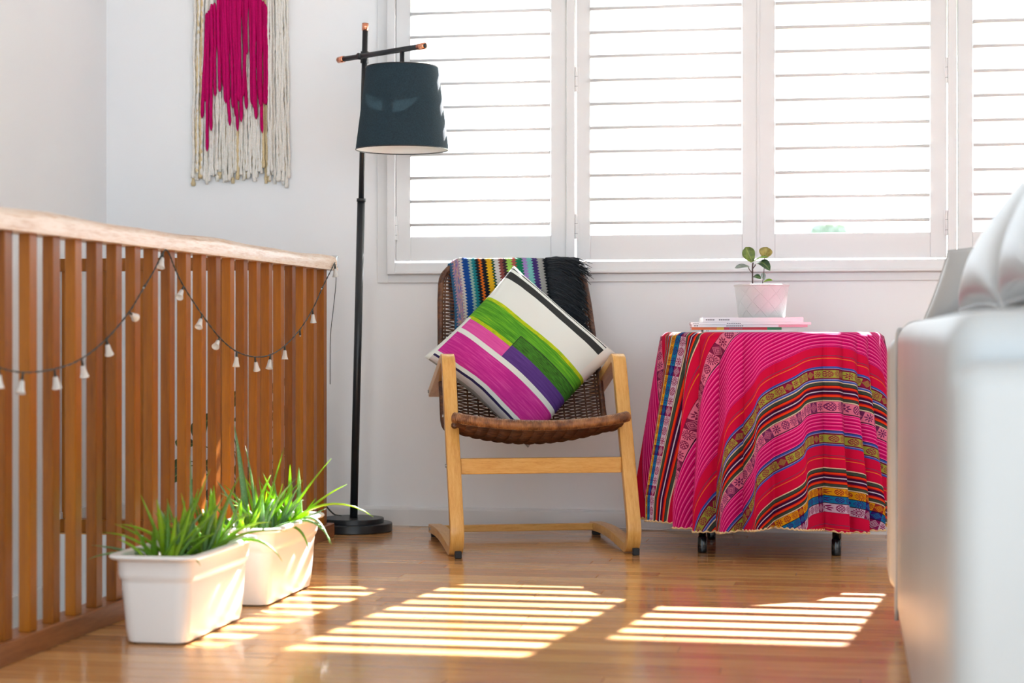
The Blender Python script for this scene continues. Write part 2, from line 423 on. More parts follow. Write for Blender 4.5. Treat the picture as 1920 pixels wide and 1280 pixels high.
# ---- string of bell lights
b = NB('clear_moulded_plastic'); b.base((0.95, 0.95, 0.93, 1), 0.12, 0, 0.6)
b.p.inputs['Transmission Weight'].default_value = 0.35
b.bump(b.n.new('ShaderNodeTexVoronoi').outputs[0], 0.3); b.translucent((0.98, 0.98, 0.95, 1), 0.3); M['bell'] = b.mat
M['cord'] = plain('dark_green_cord', S(40, 46, 42), 0.5)
sl = empty('string_lights', onX(0, 690, BX + 0.014), 0, 'string of clear bell-shaped lights looped along the balustrade', 'string lights')
SX = BX + 0.014
SX = BX + 0.014
path = [(-60, 668), (-20, 684), (0, 690), (45, 698), (100, 692), (150, 674), (200, 635), (242, 585), (268, 542), (290, 505), (307, 471), (316, 474), (328, 503), (345, 538), (379, 590), (412, 633), (444, 659), (478, 669), (507, 665), (534, 648), (562, 618), (586, 580), (606, 536), (622, 504), (628, 492)]
pp = cat_spline([onX(x, y, SX) for x, y in path], 12)
c1, c2 = [], []
for i, p in enumerate(pp):
    a = i * 1.1
    tgt = (pp[min(i + 1, len(pp) - 1)] - pp[max(i - 1, 0)]).normalized(); nn = tgt.cross(Vector((1, 0, 0)))
    off = (Vector((1, 0, 0)) * math.cos(a) + nn * math.sin(a)) * 0.0012
    c1.append(p + off); c2.append(p - off)
cb = MB(); cb.tube(c1, 0.0013, 5); cb.tube(c2, 0.0013, 5); cb.build('cord', 'cord', sl, True)
bells = [((-3, 688), (-2, 719), 1), ((43, 700), (39, 729), 1), ((102, 693), (106, 720), 1), ((153, 673), (157, 697), 1), ((199, 634), (204, 659), 1), ((242, 585), (261, 601), 1), ((274, 532), (267, 543), 0.5), ((306, 473), (302, 495), 1), ((344, 537), (336, 557), 1), ((379, 590), (373, 611), 1), ((412, 633), (403, 652), 1), ((444, 659), (443, 678), 1), ((478, 669), (481, 690), 1), ((507, 665), (505, 685), 1), ((534, 647), (534, 666), 1), ((562, 617), (563, 631), 0), ((586, 580), (587, 597), 1), ((606, 537), (600, 546), 0), ((628, 495), (629, 517), 1)]
for (a, c, kind) in bells:
    A = onX(a[0], a[1], SX); B = onX(c[0], c[1], SX)
    dv = (B - A).normalized()
    full = 0.042
    e = A + dv * 0.020
    so = MB(); so.tube([A, A + dv * 0.012, e], [0.0022, 0.0034, 0.0036], 8); so = so.build('socket', 'cord', sl, True)
    if kind == 1:
        q = dv.to_track_quat('Z', 'Y').to_matrix().to_4x4(); q.translation = e - dv * 0.004
        m = MB(); pr = [(0.0040, 0), (0.0058, 0.003), (0.0066, 0.010), (0.0082, 0.019), (0.0108, 0.0275), (0.0116, 0.0295), (0.0104, 0.0292), (0.0074, 0.019), (0.0055, 0.008), (0.001, 0.006)]
        m.lathe(pr, 12); m.v = [tuple(q @ Vector(p)) for p in m.v]
        m.build('bell_shade', 'bell', so, True)
    else:
        MB().tube([e, e + dv * 0.005], [0.003, 0.0018], 8).build('bulb', 'bell', so, True)
tail = cat_spline([onX(629, 500, SX), onX(630, 527, SX), onX(626, 570, SX), onX(620, 625, SX + 0.006), onX(619, 680, SX), onX(619, 720, SX - 0.01)], 6)
MB().tube(tail, 0.0014, 6).build('lead', 'cord', sl, True)

# ================================================================== PLANTERS WITH ALOE
b = NB('white_planter_plastic'); b.base((0.82, 0.80, 0.77, 1), 0.3); M['planter'] = b.mat
M['soil'] = plain('potting_soil', S(52, 40, 30), 0.95, var=0.4, nscale=60, bump=0.8, bscale=120)
def leafmat(name, c1, c2, c3, spots, tf):
    b = NB(name); r = b.rand()
    n = b.noise(b.mapping(b.pos(), (1, 1, 0.5)), 300, 1)
    hue = b.ramp(b.m('FRACT', b.m('MULTIPLY', r, 9.7)), [(0, c1), (0.5, c2), (1, c3)])
    col = b.mix(b.m('MULTIPLY', b.m('GREATER_THAN', n, 0.6), spots), hue, S(170, 200, 150))
    b.base(col, 0.4); b.translucent(b.mix(0.5, col, (0.55, 0.75, 0.05, 1)), tf); return b.mat
M['aloe'] = leafmat('aloe_leaf', S(96, 150, 50), S(140, 190, 40), S(178, 214, 50), 0.25, 0.5)
M['aloe_dark'] = leafmat('aloe_leaf_bluegreen', S(96, 140, 96), S(112, 156, 100), S(130, 172, 100), 0.5, 0.3)
def ring(hw, hl, r, z, cx, cy, n=6):
    out = []
    for (sx, sy, a0_) in ((1, 1, 0), (-1, 1, PI / 2), (-1, -1, PI), (1, -1, 1.5 * PI)):
        for k in range(n + 1):
            a = a0_ + PI / 2 * k / n
            out.append((cx + sx * (hw - r) + r * math.cos(a), cy + sy * (hl - r) + r * math.sin(a), z))
    return out
def planter_mb(cx, cy):
    # (half width, half length, corner r, z)
    lv = [(0.060, 0.195, 0.02, 0.0), (0.073, 0.209, 0.028, 0.006), (0.078, 0.215, 0.032, 0.03), (0.086, 0.224, 0.034, 0.142), (0.0865, 0.2245, 0.034, 0.149), (0.090, 0.228, 0.036, 0.153), (0.0925, 0.231, 0.036, 0.165), (0.093, 0.232, 0.036, 0.192), (0.096, 0.236, 0.04, 0.197), (0.107, 0.247, 0.045, 0.199), (0.111, 0.251, 0.047, 0.204), (0.109, 0.249, 0.046, 0.209), (0.100, 0.240, 0.042, 0.211), (0.090, 0.229, 0.036, 0.208), (0.086, 0.225, 0.034, 0.198), (0.082, 0.221, 0.032, 0.15)]
    m = MB(); n = 28
    v = []
    for hw, hl, r, z in lv: v += ring(hw, hl, r, z, cx, cy)
    k = len(lv)
    f = [(i * n + j, i * n + (j + 1) % n, (i + 1) * n + (j + 1) % n, (i + 1) * n + j) for i in range(k - 1) for j in range(n)]
    f += [tuple(range(n - 1, -1, -1))]
    m.add(v, f)
    s = MB(); s.add(ring(0.083, 0.222, 0.032, 0.178, cx, cy), [tuple(range(28))])
    return m, s
def blade(p0, az, lean, L, wd, curl, rnd):
    """succulent leaf: channelled upper side, rounded back, tapering to a point"""
    n = 9; v = []; p = Vector(p0); a = lean
    d2 = Vector((math.cos(az), math.sin(az), 0)); side = Vector((-math.sin(az), math.cos(az), 0))
    for i in range(n + 1):
        t = i / n
        dr = d2 * math.sin(a) + Vector((0, 0, 1)) * math.cos(a)
        nm = d2 * math.cos(a) - Vector((0, 0, 1)) * math.sin(a)
        ww = wd * (1 - t ** 2.2) * (0.75 + 0.25 * min(1, t * 5)) + 0.0006
        th_ = ww * 0.8
        v += [p + side * ww, p - nm * th_ * 0.35, p - side * ww, p + nm * th_]
        p = p + dr * (L / n); a += curl / n
    f = [(i * 4 + k, i * 4 + (k + 1) % 4, (i + 1) * 4 + (k + 1) % 4, (i + 1) * 4 + k) for i in range(n) for k in range(4)]
    f += [(3, 2, 1, 0), (n * 4, n * 4 + 1, n * 4 + 2, n * 4 + 3)]
    m = MB(); m.add(v, f); return m
def trough(cx, cy, label, seed, extra):
    t = empty('aloe_planter', (cx, cy, 0), 0, label, 'planter', 'white troughs of aloe by the balustrade')
    m, s = planter_mb(cx, cy)
    o = m.build('trough', 'planter', t, True); smooth_by_angle(o, 0.8)
    s.build('soil', 'soil', t)
    rg = random.Random(seed)
    hubs = [(cx + rg.uniform(-0.035, 0.035), cy - 0.17 + 0.34 * k / 7 + rg.uniform(-0.015, 0.015)) for k in range(8)]
    hubs += [(cx + rg.uniform(-0.05, 0.05), cy + rg.uniform(-0.19, 0.19)) for k in range(4)]
    for hi, (hx_, hy_) in enumerate(hubs):
        nl = rg.randint(5, 7); a0_ = rg.uniform(0, 6.28)
        for k in range(nl):
            az = a0_ + k * 2.4 + rg.uniform(-0.3, 0.3)
            lean = rg.uniform(0.1, 0.95); L = rg.uniform(0.08, 0.19); dk = rg.random() < 0.25
            bl = blade((hx_ + 0.008 * math.cos(az), hy_ + 0.008 * math.sin(az), 0.176), az, lean, L, rg.uniform(0.0062, 0.0100), rg.uniform(-0.4, 1.1), rg)
            bl.build('leaf', 'aloe_dark' if dk else 'aloe', t, True)
    for (px, py, az, lean, L, wd, curl, dk) in extra:
        blade((px, py, 0.18), az, lean, L, wd, curl, rg).build('leaf', 'aloe_dark' if dk else 'aloe', t, True)
PX = -1.583
trough(PX, 4.325, 'white trough of aloe nearest the camera, in front of the other trough', 3,
       [(PX - 0.02, 4.20, 2.9, 1.25, 0.20, 0.008, 0.35, 1), (PX - 0.03, 4.22, 3.2, 1.15, 0.18, 0.007, 0.9, 1), (PX + 0.01, 4.30, 0.2, 0.1, 0.25, 0.0085, -0.15, 1), (PX - 0.0, 4.27, 0.4, 0.25, 0.23, 0.008, 0.2, 0),
        (PX + 0.02, 4.42, 0.5, 0.3, 0.22, 0.0075, 0.25, 0), (PX + 0.03, 4.36, 0.3, 0.9, 0.22, 0.008, 0.9, 0), (PX + 0.05, 4.47, -0.4, 0.9, 0.21, 0.008, 1.7, 0), (PX + 0.02, 4.17, -0.6, 0.8, 0.13, 0.006, 1.6, 1), (PX - 0.01, 4.35, 2.8, 0.5, 0.15, 0.006, -0.2, 0)])
trough(PX, 4.945, 'white trough of aloe further back, with one tall speckled leaf', 11,
       [(PX - 0.02, 4.86, 2.7, 0.12, 0.30, 0.0135, 0.12, 1), (PX + 0.0, 4.87, 3.1, 0.02, 0.24, 0.008, 0.25, 1), (PX + 0.02, 5.02, 0.3, 0.55, 0.24, 0.008, 0.2, 0), (PX + 0.03, 5.06, 0.2, 0.75, 0.27, 0.007, 1.6, 0),
        (PX + 0.05, 4.98, -0.5, 0.9, 0.21, 0.008, 1.9, 1), (PX + 0.06, 5.03, -0.8, 0.9, 0.24, 0.007, 1.8, 1), (PX + 0.05, 4.93, -0.7, 1.0, 0.17, 0.007, 1.9, 0), (PX - 0.01, 4.92, 0.1, 0.3, 0.24, 0.007, 0.0, 0), (PX - 0.01, 4.93, 3.0, 0.3, 0.22, 0.007, 0.0, 0), (PX - 0.03, 4.75, 3.3, 1.2, 0.17, 0.006, 0.4, 0), (PX + 0.04, 5.08, 0.0, 0.7, 0.20, 0.008, 0.5, 0)])

# ================================================================== FLOOR LAMP
LC = Vector((-1.786, 6.637, 0))
lt = empty('floor_lamp', LC, 0, 'black standing lamp with copper tips and a drum shade, beside the window', 'lamp')
m = MB(); m.lathe([(0.02, 0.0), (0.139, 0.0), (0.143, 0.003), (0.143, 0.029), (0.141, 0.031), (0.113, 0.0315), (0.112, 0.032), (0.112, 0.047), (0.110, 0.049), (0.0, 0.0492)], 64, (LC.x, LC.y))
o = m.build('base', 'black', lt, True); smooth_by_angle(o, 0.5)
LEAN = Vector((0.0244, 0.0, 1.0)).normalized()
def lp(h): return LC + LEAN * h
ZJ = 1.215
MB().tube([lp(0.045), lp(ZJ)], 0.0142, 20).build('lower_pole', 'black', lt, True)
MB().tube([lp(ZJ - 0.008), lp(ZJ + 0.004)], [0.0165, 0.0165], 20).build('coupling', 'black', lt, True)
MB().tube([lp(ZJ), lp(1.836)], 0.0102, 18).build('upper_pole', 'black', lt, True)
MB().tube([lp(1.834), lp(1.861)], 0.0122, 18).build('copper_tip', 'copper', lt, True)
R_ = Vector((CS, SN, 0)); F_ = Vector((-SN, CS, 0))
ZA = 1.737
ac = lp(ZA)                                # crossing point on the pole
ad = (R_ * 0.312 - F_ * 0.315).normalized()
af = (R_ * 0.315 + F_ * 0.312).normalized() * -0.021
cl = MB(); cl.tube([lp(ZA - 0.022), lp(ZA + 0.020)], 0.0148, 16); cl.tube([ac, ac + af * 1.5], 0.012, 14); cl.build('clamp', 'black', lt, True)
A0 = ac + af - ad * 0.105; A1 = ac + af + ad * 0.335
MB().tube([A0, A1], 0.0098, 16).build('arm', 'black', lt, True)
MB().tube([A0 - ad * 0.018, A0 + ad * 0.012], 0.0118, 16).build('copper_tip', 'copper', lt, True)
MB().tube([A1 - ad * 0.018, A1 + ad * 0.018], 0.0118, 16).build('copper_tip', 'copper', lt, True)
MB().tube([A1 + ad * 0.0181, A1 + ad * 0.0186], 0.0085, 14).build('tip_hole', 'rubber', lt, True)
SCN = ac + af + ad * 0.232; SCN.z = 0
MB().tube([SCN + Vector((0, 0, ZA)), SCN + Vector((0, 0, 1.62))], 0.0088, 14).build('stem', 'black', lt, True)
b = NB('petrol_blue_linen')
wv = b.m('ADD', b.noise(b.mapping(b.coord(), (1, 1, 0.15)), 700, 1), b.noise(b.mapping(b.coord(), (0.2, 0.2, 1)), 700, 1))
cs = b.ramp(b.m('MULTIPLY', wv, 0.5), [(0.35, S(24, 40, 50)), (0.65, S(42, 66, 78))])
b.base(cs, 0.85); b.bump(wv, 0.3); b.translucent(S(60, 90, 105), 0.22); M['shade'] = b.mat
b = NB('shade_lining'); b.base((0.85, 0.82, 0.78, 1), 0.8); b.translucent((0.7, 0.62, 0.55, 1), 0.15); M['lining'] = b.mat
c = (SCN.x, SCN.y); ZB, ZT = 1.379, 1.672
m = MB(); m.lathe([(0.166, ZB), (0.1285, ZT)], 64, c); shade = m.build('shade', 'shade', lt, True)
m = MB(); m.lathe([(0.1645, ZB + 0.001), (0.127, ZT - 0.001)], 64, c); m.build('lining', 'lining', shade, True)
for rr, z in ((0.1655, ZB), (0.128, ZT)):
    m = MB(); m.tube([(c[0] + rr * math.cos(2 * PI * k / 64), c[1] + rr * math.sin(2 * PI * k / 64), z) for k in range(65)], 0.0022, 6, False); m.build('hoop', 'black', shade, True)
for k in range(3):
    an = 2 * PI * k / 3 + 0.4
    MB().tube([(c[0], c[1], ZT - 0.03), (c[0] + 0.127 * math.cos(an), c[1] + 0.127 * math.sin(an), ZT - 0.004)], 0.0016, 6).build('spoke', 'black', shade, True)
b = NB('frosted_bulb'); b.base((0.9, 0.9, 0.88, 1), 0.3); M['bulb'] = b.mat
MB().tube([(c[0], c[1], 1.63), (c[0], c[1], 1.57)], 0.02, 14).build('lamp_holder', 'black', lt, True)
m = MB(); m.lathe([(0.014, 1.575), (0.02, 1.55), (0.03, 1.52), (0.028, 1.495), (0.016, 1.48), (0.001, 1.477)], 20, c); m.build('bulb', 'bulb', lt, True)
MB().tube(cat_spline([LC + Vector((-0.06, 0.05, 0.049)), LC + Vector((-0.10, 0.09, 0.052)), LC + Vector((-0.15, 0.14, 0.085)), LC + Vector((-0.19, 0.205, 0.12))], 6), 0.003, 8).build('power_cord', 'cord', lt, True)

# ================================================================== WALL HANGING
wh = empty('wall_hanging', (-2.28, WY, 1.3), 0, 'yarn wall hanging of cream cords with a bright pink dripping shape', 'wall hanging')
def woolmat(name, c1, c2, c3):
    b = NB(name); n = b.noise(b.coord(), 180, 3); r = b.rand()
    col = b.mix(0.4, b.ramp(n, [(0.3, c1), (0.7, c3)]), b.ramp(r, [(0, c1), (0.5, c2), (1, c3)]))
    b.base(col, 0.9, 0, 0.2); b.bump(b.noise(b.coord(), 500, 2), 0.6, 0.003); return b.mat
M['cream'] = woolmat('cream_wool', S(226, 219, 204), S(240, 235, 226), S(248, 245, 240))
M['tan'] = woolmat('straw_wool', S(216, 190, 140), S(228, 206, 162), S(234, 216, 180))
M['pink'] = woolmat('magenta_roving', S(176, 0, 84), S(196, 0, 98), S(206, 4, 108))
ZROD = 2.30
MB().tube([(-2.56, WY - 0.02, ZROD), (-2.0, WY - 0.02, ZROD)], 0.012, 12).build('rod', 'railbase', wh, True)
rg = random.Random(5)
def strand(x_top, x_bot, z_top, z_bot, r, yoff, mat, name, wob, lumps):
    n = max(16, int((z_top - z_bot) / 0.010)); pts = []; rr = []
    ph, ph2 = rg.uniform(0, 6), rg.uniform(0, 6)
    for i in range(n + 1):
        t = i / n; z = lerp(z_top, z_bot, t)
        pts.append((lerp(x_top, x_bot, t ** 1.3) + wob * math.sin(z * 23 + ph) + wob * 0.5 * math.sin(z * 61 + ph2), WY - yoff - 0.0015 * math.sin(z * 31 + ph2), z))
        k = 1 + lumps * math.sin(z * 190 + ph) + lumps * 0.6 * rg.uniform(-1, 1)
        if name == 'pink_strand':
            k *= 1 - 0.85 * max(0, (t - 0.955) / 0.045) ** 2
            k *= 1 - 0.4 * max(0, (0.03 - t) / 0.03)
        elif t > 0.97: k *= 1.35
        rr.append(r * k)
    MB().tube(pts, rr, 7).build(name, mat, wh, True)
NC = 44
for layer in range(2):
    for i in range(NC):
        t = (i + 0.5 * layer) / NC
        x = lerp(-2.473, -2.105, t) + rg.uniform(-0.003, 0.003)
        px_end = 340 - 12 * math.sin(t * 3.1) + rg.uniform(-16, 16)
        zb = onY(450, px_end, WY)[2] - 0.0
        spread = (t - 0.5) * 0.02
        strand(x, x + spread, ZROD, zb, rg.uniform(0.0042, 0.0058), 0.007 + 0.009 * layer, 'tan' if (layer == 0 and i % 3 == 0) or rg.random() < 0.10 else 'cream', 'cream_cord', 0.0016, 0.22)
# pink strands: (top x px, top y px, bottom x px, bottom y px)
pk = [(387, 24, 377.5, 222), (391, 20, 388, 284), (398, 8, 396, 246), (394, 16, 384, 190), (403, 6, 403, 181), (409, -14, 413, 173), (413, -20, 419, 165), (418, -25, 423, 194), (422, -28, 431, 236), (427, -30, 428, 190), (432, -30, 437, 203), (437, -32, 446, 246), (442, -34, 441, 218), (446, -34, 453, 229), (451, -34, 448, 190), (455, -34, 461, 205), (460, -34, 464, 102), (464, -34, 456, 182), (468, -30, 472, 196), (473, -26, 480, 224), (477, -22, 477, 205), (481, -16, 486, 190), (485, -10, 492, 250), (489, -4, 489, 200), (493, 2, 499, 197), (497, 8, 496, 196), (501, 13, 502, 186), (439, -30, 447, 146)]
for i, (x0, y0, x1, y1) in enumerate(pk):
    a = onY(x0, y0, WY - 0.03); c_ = onY(x1, y1, WY - 0.03)
    strand(a.x, c_.x, a.z, c_.z, rg.uniform(0.0062, 0.0076), 0.026 + 0.004 * (i % 3) + (0.006 if y1 < 150 else 0), 'pink', 'pink_strand', 0.0008, 0.03)
strand(onY(507, 0, WY).x, onY(510, 0, WY).x, onY(507, 18, WY).z, onY(507, 182, WY).z, 0.004, 0.02, 'pink', 'pink_strand', 0.0008, 0.05)
for xx, yb in ((503, 330), (507, 322)):
    a = onY(xx, 0, WY - 0.035)
    strand(a.x, a.x + 0.004, ZROD, onY(505, yb, WY - 0.035).z, 0.0042, 0.036, 'cream', 'cream_cord', 0.0014, 0.16)

# ================================================================== ARMCHAIR
CO = Vector((-0.96, 5.975, 0)); CYAW = math.radians(19)
ch = empty('armchair', CO, CYAW, 'bentwood cantilever armchair with a dark woven wicker seat shell', 'chair')
def sweep_rect(path, hw, ht, x):
    """rectangular bar following a path in the local y-z plane"""
    v = []; n = len(path)
    for i in range(n):
        a = Vector(path[max(i - 1, 0)]); b_ = Vector(path[min(i + 1, n - 1)])
        t = (b_ - a).normalized(); nn = Vector((-t.y, t.x))
        p = Vector(path[i])
        for (sx, sn) in ((-1, -1), (1, -1), (1, 1), (-1, 1)):
            q = p + nn * sn * ht; v.append((x + sx * hw, q.x, q.y))
    f = [(i * 4 + k, i * 4 + (k + 1) % 4, (i + 1) * 4 + (k + 1) % 4, (i + 1) * 4 + k) for i in range(n - 1) for k in range(4)]
    f += [(3, 2, 1, 0), ((n - 1) * 4, (n - 1) * 4 + 1, (n - 1) * 4 + 2, (n - 1) * 4 + 3)]
    m = MB(); m.add(v, f); return m
def fillet(p0, p1, p2, r, n=8):
    p0, p1, p2 = Vector(p0), Vector(p1), Vector(p2)
    a = (p0 - p1).normalized(); c_ = (p2 - p1).normalized()
    ang = a.angle(c_); d = r / math.tan(ang / 2)
    s, e = p1 + a * d, p1 + c_ * d; ctr = p1 + (a + c_).normalized() * (r / math.sin(ang / 2))
    out = []
    v0 = s - ctr; v1 = e - ctr; tot = v0.angle_signed(v1)
    for i in range(n + 1):
        rot = Matrix.Rotation(-tot * i / n, 2); out.append(ctr + rot @ v0)
    return out
HT = 0.0155
arm_end, top_c, bot_c, run_end = (0.66, 0.512), (0.262, 0.648), (-0.012, 0.014), (0.66, 0.034)
path = [Vector(arm_end)] + fillet(arm_end, top_c, bot_c, 0.034) + fillet(top_c, bot_c, run_end, 0.06)
for i in range(1, 9):
    t = i / 8; path.append(Vector((lerp(0.10, 0.66, t), lerp(0.018, 0.030, t) + 0.014 * math.sin(PI * t))))
FXS = 0.292
for sx in (-1, 1):
    o = sweep_rect(path, 0.0225, HT, sx * FXS).build('side_frame', 'birch', ch, world=False); 
    bev(o.data, 0.003, 2); smooth_by_angle(o, 0.6)
    MB().box(sx * FXS - 0.010, sx * FXS + 0.012, -0.016, 0.004, 0.0, 0.024).build('rubber_foot', 'rubber', o, world=False, bevel=0.003)
    MB().box(sx * FXS - 0.014, sx * FXS + 0.014, 0.630, 0.662, 0.0, 0.016).build('rubber_foot', 'rubber', o, world=False, bevel=0.003)
    for (yy_, zz) in ((0.115, 0.29), (0.20, 0.45), (0.60, 0.034), (0.645, 0.518)):
        MB().tube([(sx * (FXS + 0.022), yy_, zz), (sx * (FXS + 0.0265), yy_, zz)], 0.0055, 10).build('bolt', 'steel', o, world=False)
o = MB().box(-FXS + 0.0225, FXS - 0.0225, 0.104, 0.126, 0.262, 0.314).build('front_stretcher', 'birchx', ch, world=False, bevel=0.003)
o = MB().box(-FXS + 0.0225, FXS - 0.0225, 0.586, 0.612, 0.022, 0.046).build('rear_stretcher', 'birchx', ch, world=False, bevel=0.003)
# wicker shell
PROF = cat_spline([(0.03, 0.424, 0), (0.10, 0.402, 0), (0.21, 0.368, 0), (0.33, 0.352, 0), (0.42, 0.366, 0), (0.485, 0.43, 0), (0.53, 0.54, 0), (0.585, 0.68, 0), (0.64, 0.82, 0), (0.705, 0.972, 0)], 16)
cum = [0.0]
for a, c_ in zip(PROF, PROF[1:]): cum.append(cum[-1] + (c_ - a).length)
TOT = cum[-1]
def prof(t):
    s = max(0, min(1, t)) * TOT
    for i in range(len(cum) - 1):
        if s <= cum[i + 1]:
            k = (s - cum[i]) / (cum[i + 1] - cum[i]); p = PROF[i].lerp(PROF[i + 1], k); d = (PROF[i + 1] - PROF[i]).normalized(); return p, d
    return PROF[-1], (PROF[-1] - PROF[-2]).normalized()
def halfw(t):
    base = interp([(0, 0.28), (0.15, 0.275), (0.4, 0.282), (0.6, 0.28), (0.85, 0.268), (1.0, 0.255)], t)
    d = (1 - t) * TOT; R = 0.085
    if d < R: base -= R - math.sqrt(max(0, R * R - (R - d) ** 2))
    return base
def shell(s, t, off=0.0):
    p, d = prof(t); hw = halfw(t)
    dish = (s * s) * interp([(0, 0.022), (0.3, 0.05), (0.5, 0.06), (0.7, 0.03), (1, 0.012)], t)
    nrm = Vector((-d.y, d.x))     # towards the sitter
    q = Vector((p.x, p.y)) + nrm * (dish + off)
    return Vector((s * hw - 0.008, q.x, q.y))
b = NB('woven_cane'); n = b.noise(b.mapping(b.coord(), (0.6, 1, 1)), 60, 3); r = b.noise(b.coord(), 9, 2)
b.base(b.ramp(b.m('ADD', b.m('MULTIPLY', n, 0.6), b.m('MULTIPLY', r, 0.4)), [(0.35, S(48, 24, 13)), (0.5, S(78, 43, 23)), (0.68, S(118, 74, 42))]), 0.42); M['cane'] = b.mat
b = NB('rim_cane'); n = b.noise(b.coord(), 40, 3)
b.base(b.ramp(n, [(0.35, S(96, 54, 28)), (0.65, S(158, 106, 64))]), 0.38); M['rimcane'] = b.mat
NR = 15
ribS = [lerp(-0.94, 0.94, k / (NR - 1)) for k in range(NR)]
for k, s in enumerate(ribS):
    MB().tube([shell(s, i / 60) for i in range(61)], 0.0032, 6).build('rib', 'cane', ch, True, world=False)
wm = MB(); rows = int(TOT / 0.0068)
for j in range(rows):
    t = (j + 0.7) / rows
    pts = []; nn = NR * 4
    for i in range(nn + 1):
        s = lerp(-0.99, 0.99, i / nn)
        kk = (s + 0.94) / 1.88 * (NR - 1)
        off = 0.0042 * math.cos(PI * kk) * (1 if j % 2 else -1)
        pts.append(shell(s, t, off))
    wm.tube(pts, 0.0026 if t > 0.32 else 0.0040, 5, False)
wv_ = wm.build('weave', 'cane', ch, True, world=False); wv_['kind'] = 'stuff'
def wrapped(pts, r, name, mat='rimcane'):
    L = [0]
    for a, c_ in zip(pts, pts[1:]): L.append(L[-1] + (c_ - a).length)
    n = int(L[-1] / 0.0013); out = []; rr = []; k = 0
    for i in range(n + 1):
        s = L[-1] * i / n
        while k < len(L) - 2 and s > L[k + 1]: k += 1
        out.append(pts[k].lerp(pts[k + 1], (s - L[k]) / max(1e-9, L[k + 1] - L[k]))); rr.append(r + 0.0009 * math.sin(i * 2 * PI / 4.2))
    return MB().tube(out, rr, 10).build(name, mat, ch, True, world=False)
edge = [shell(-1, i / 50) for i in range(4, 51)] + [shell(lerp(-1, 1, i / 20), 1.0) for i in range(1, 21)] + [shell(1, i / 50) for i in range(49, 3, -1)]
wrapped(edge, 0.0105, 'shell_rim', 'cane')
fr = [shell(lerp(-1.03, 1.03, i / 40), 0.0) for i in range(41)]
fr = [p + Vector((0, 0.03 * (abs(i / 20 - 1) ** 8), 0.004 * abs(i / 20 - 1) ** 2)) for i, p in enumerate(fr)]
wrapped(fr, 0.0175, 'front_rim')

# ================================================================== CROCHET BLANKET
def unit_ramp(b, q, stops, scale_max=0.12):
    """piecewise constant colours along q, split into several ramps for sharp edges"""
    stops = sorted(stops, key=lambda s_: s_[0]); chunks = []; cur = [stops[0]]
    for s_ in stops[1:]:
        if len(cur) >= 26 or s_[0] - cur[0][0] > scale_max: chunks.append(cur); cur = []
        cur.append(s_)
    chunks.append(cur); res = None
    for i, ck in enumerate(chunks):
        a = ck[0][0]; e = chunks[i + 1][0][0] if i + 1 < len(chunks) else ck[-1][0] + 0.02
        f = b.m('DIVIDE', b.m('SUBTRACT', q, a), e - a)
        c_ = b.ramp(f, [(min(0.9999, (p - a) / (e - a)), col) for p, col in ck], 'CONSTANT')
        res = c_ if res is None else b.mix(b.m('GREATER_THAN', q, a), res, c_)
    return res
def uv_of(b):
    n = b.n.new('ShaderNodeUVMap'); return b.sep(n.outputs[0])
def set_uv(me, uvs):
    ul = me.uv_layers.new(name='UVMap')
    for l in me.loops: ul.data[l.index].uv = uvs[l.vertex_index]
b = NB('crochet_wool'); u, v = uv_of(b)[0:2]
tri = b.m('PINGPONG', v, 0.0058); zz = b.m('ADD', u, b.m('MULTIPLY', b.m('SUBTRACT', tri, 0.0029), 1.5))
mot = b.noise(b.comb(b.m('MULTIPLY', u, 25.0), v, 0.0), 38, 1)
cols = [(S(60, 110, 150), 0.010), ('v', 0.024), (S(225, 220, 215), 0.011), (S(20, 80, 165), 0.024), (S(165, 200, 190), 0.011), (S(30, 140, 150), 0.014), (S(22, 28, 40), 0.014), (S(240, 120, 30), 0.009), (S(22, 28, 40), 0.018), (S(250, 195, 30), 0.020), (S(15, 80, 60), 0.009), (S(232, 226, 222), 0.018), (S(150, 75, 70), 0.014), (S(62, 42, 46), 0.013), (S(165, 210, 90), 0.020), (S(180, 90, 80), 0.015), (S(10, 125, 85), 0.024), (S(170, 140, 205), 0.016), (S(125, 200, 195), 0.020), (S(70, 50, 120), 0.020), (S(175, 175, 172), 0.022), (S(22, 28, 36), 0.3)]
st_, q_, vx = [], 0.0, None
for c_, wd in cols:
    st_.append((q_, S(90, 120, 190) if c_ == 'v' else c_))
    if c_ == 'v': vx = (q_, q_ + wd)
    q_ += wd * 0.98
BW = 0.40
colr = unit_ramp(b, zz, st_)
var = b.ramp(b.noise(b.comb(b.m('MULTIPLY', u, 20.0), b.m('MULTIPLY', v, 1.0), 0.0), 30, 2), [(0.30, S(60, 150, 170)), (0.42, S(110, 120, 200)), (0.5, S(215, 140, 175)), (0.58, S(225, 205, 140)), (0.66, S(100, 110, 190)), (0.8, S(50, 90, 150))])
inv = b.m('MULTIPLY', b.m('GREATER_THAN', zz, vx[0]), b.m('LESS_THAN', zz, vx[1]))
colr = b.mix(inv, colr, var)
hole = b.m('MULTIPLY', b.m('SINE', b.m('MULTIPLY', v, 2 * PI / 0.0058)), b.m('SINE', b.m('MULTIPLY', u, 2 * PI / 0.0070)))
b.base(b.mix(b.m('MULTIPLY', b.m('GREATER_THAN', hole, 0.62), 0.5), colr, (0.02, 0.02, 0.025, 1)), 0.9, 0, 0.2)
b.bump(hole, 0.8, 0.004); M['crochet'] = b.mat
bl = empty('crochet_blanket', CO + Vector((-0.18, 0.6, 0.75)), 0, 'multicoloured striped crochet blanket with a black fringe over the chair back', 'blanket')
TOPT = 1.0
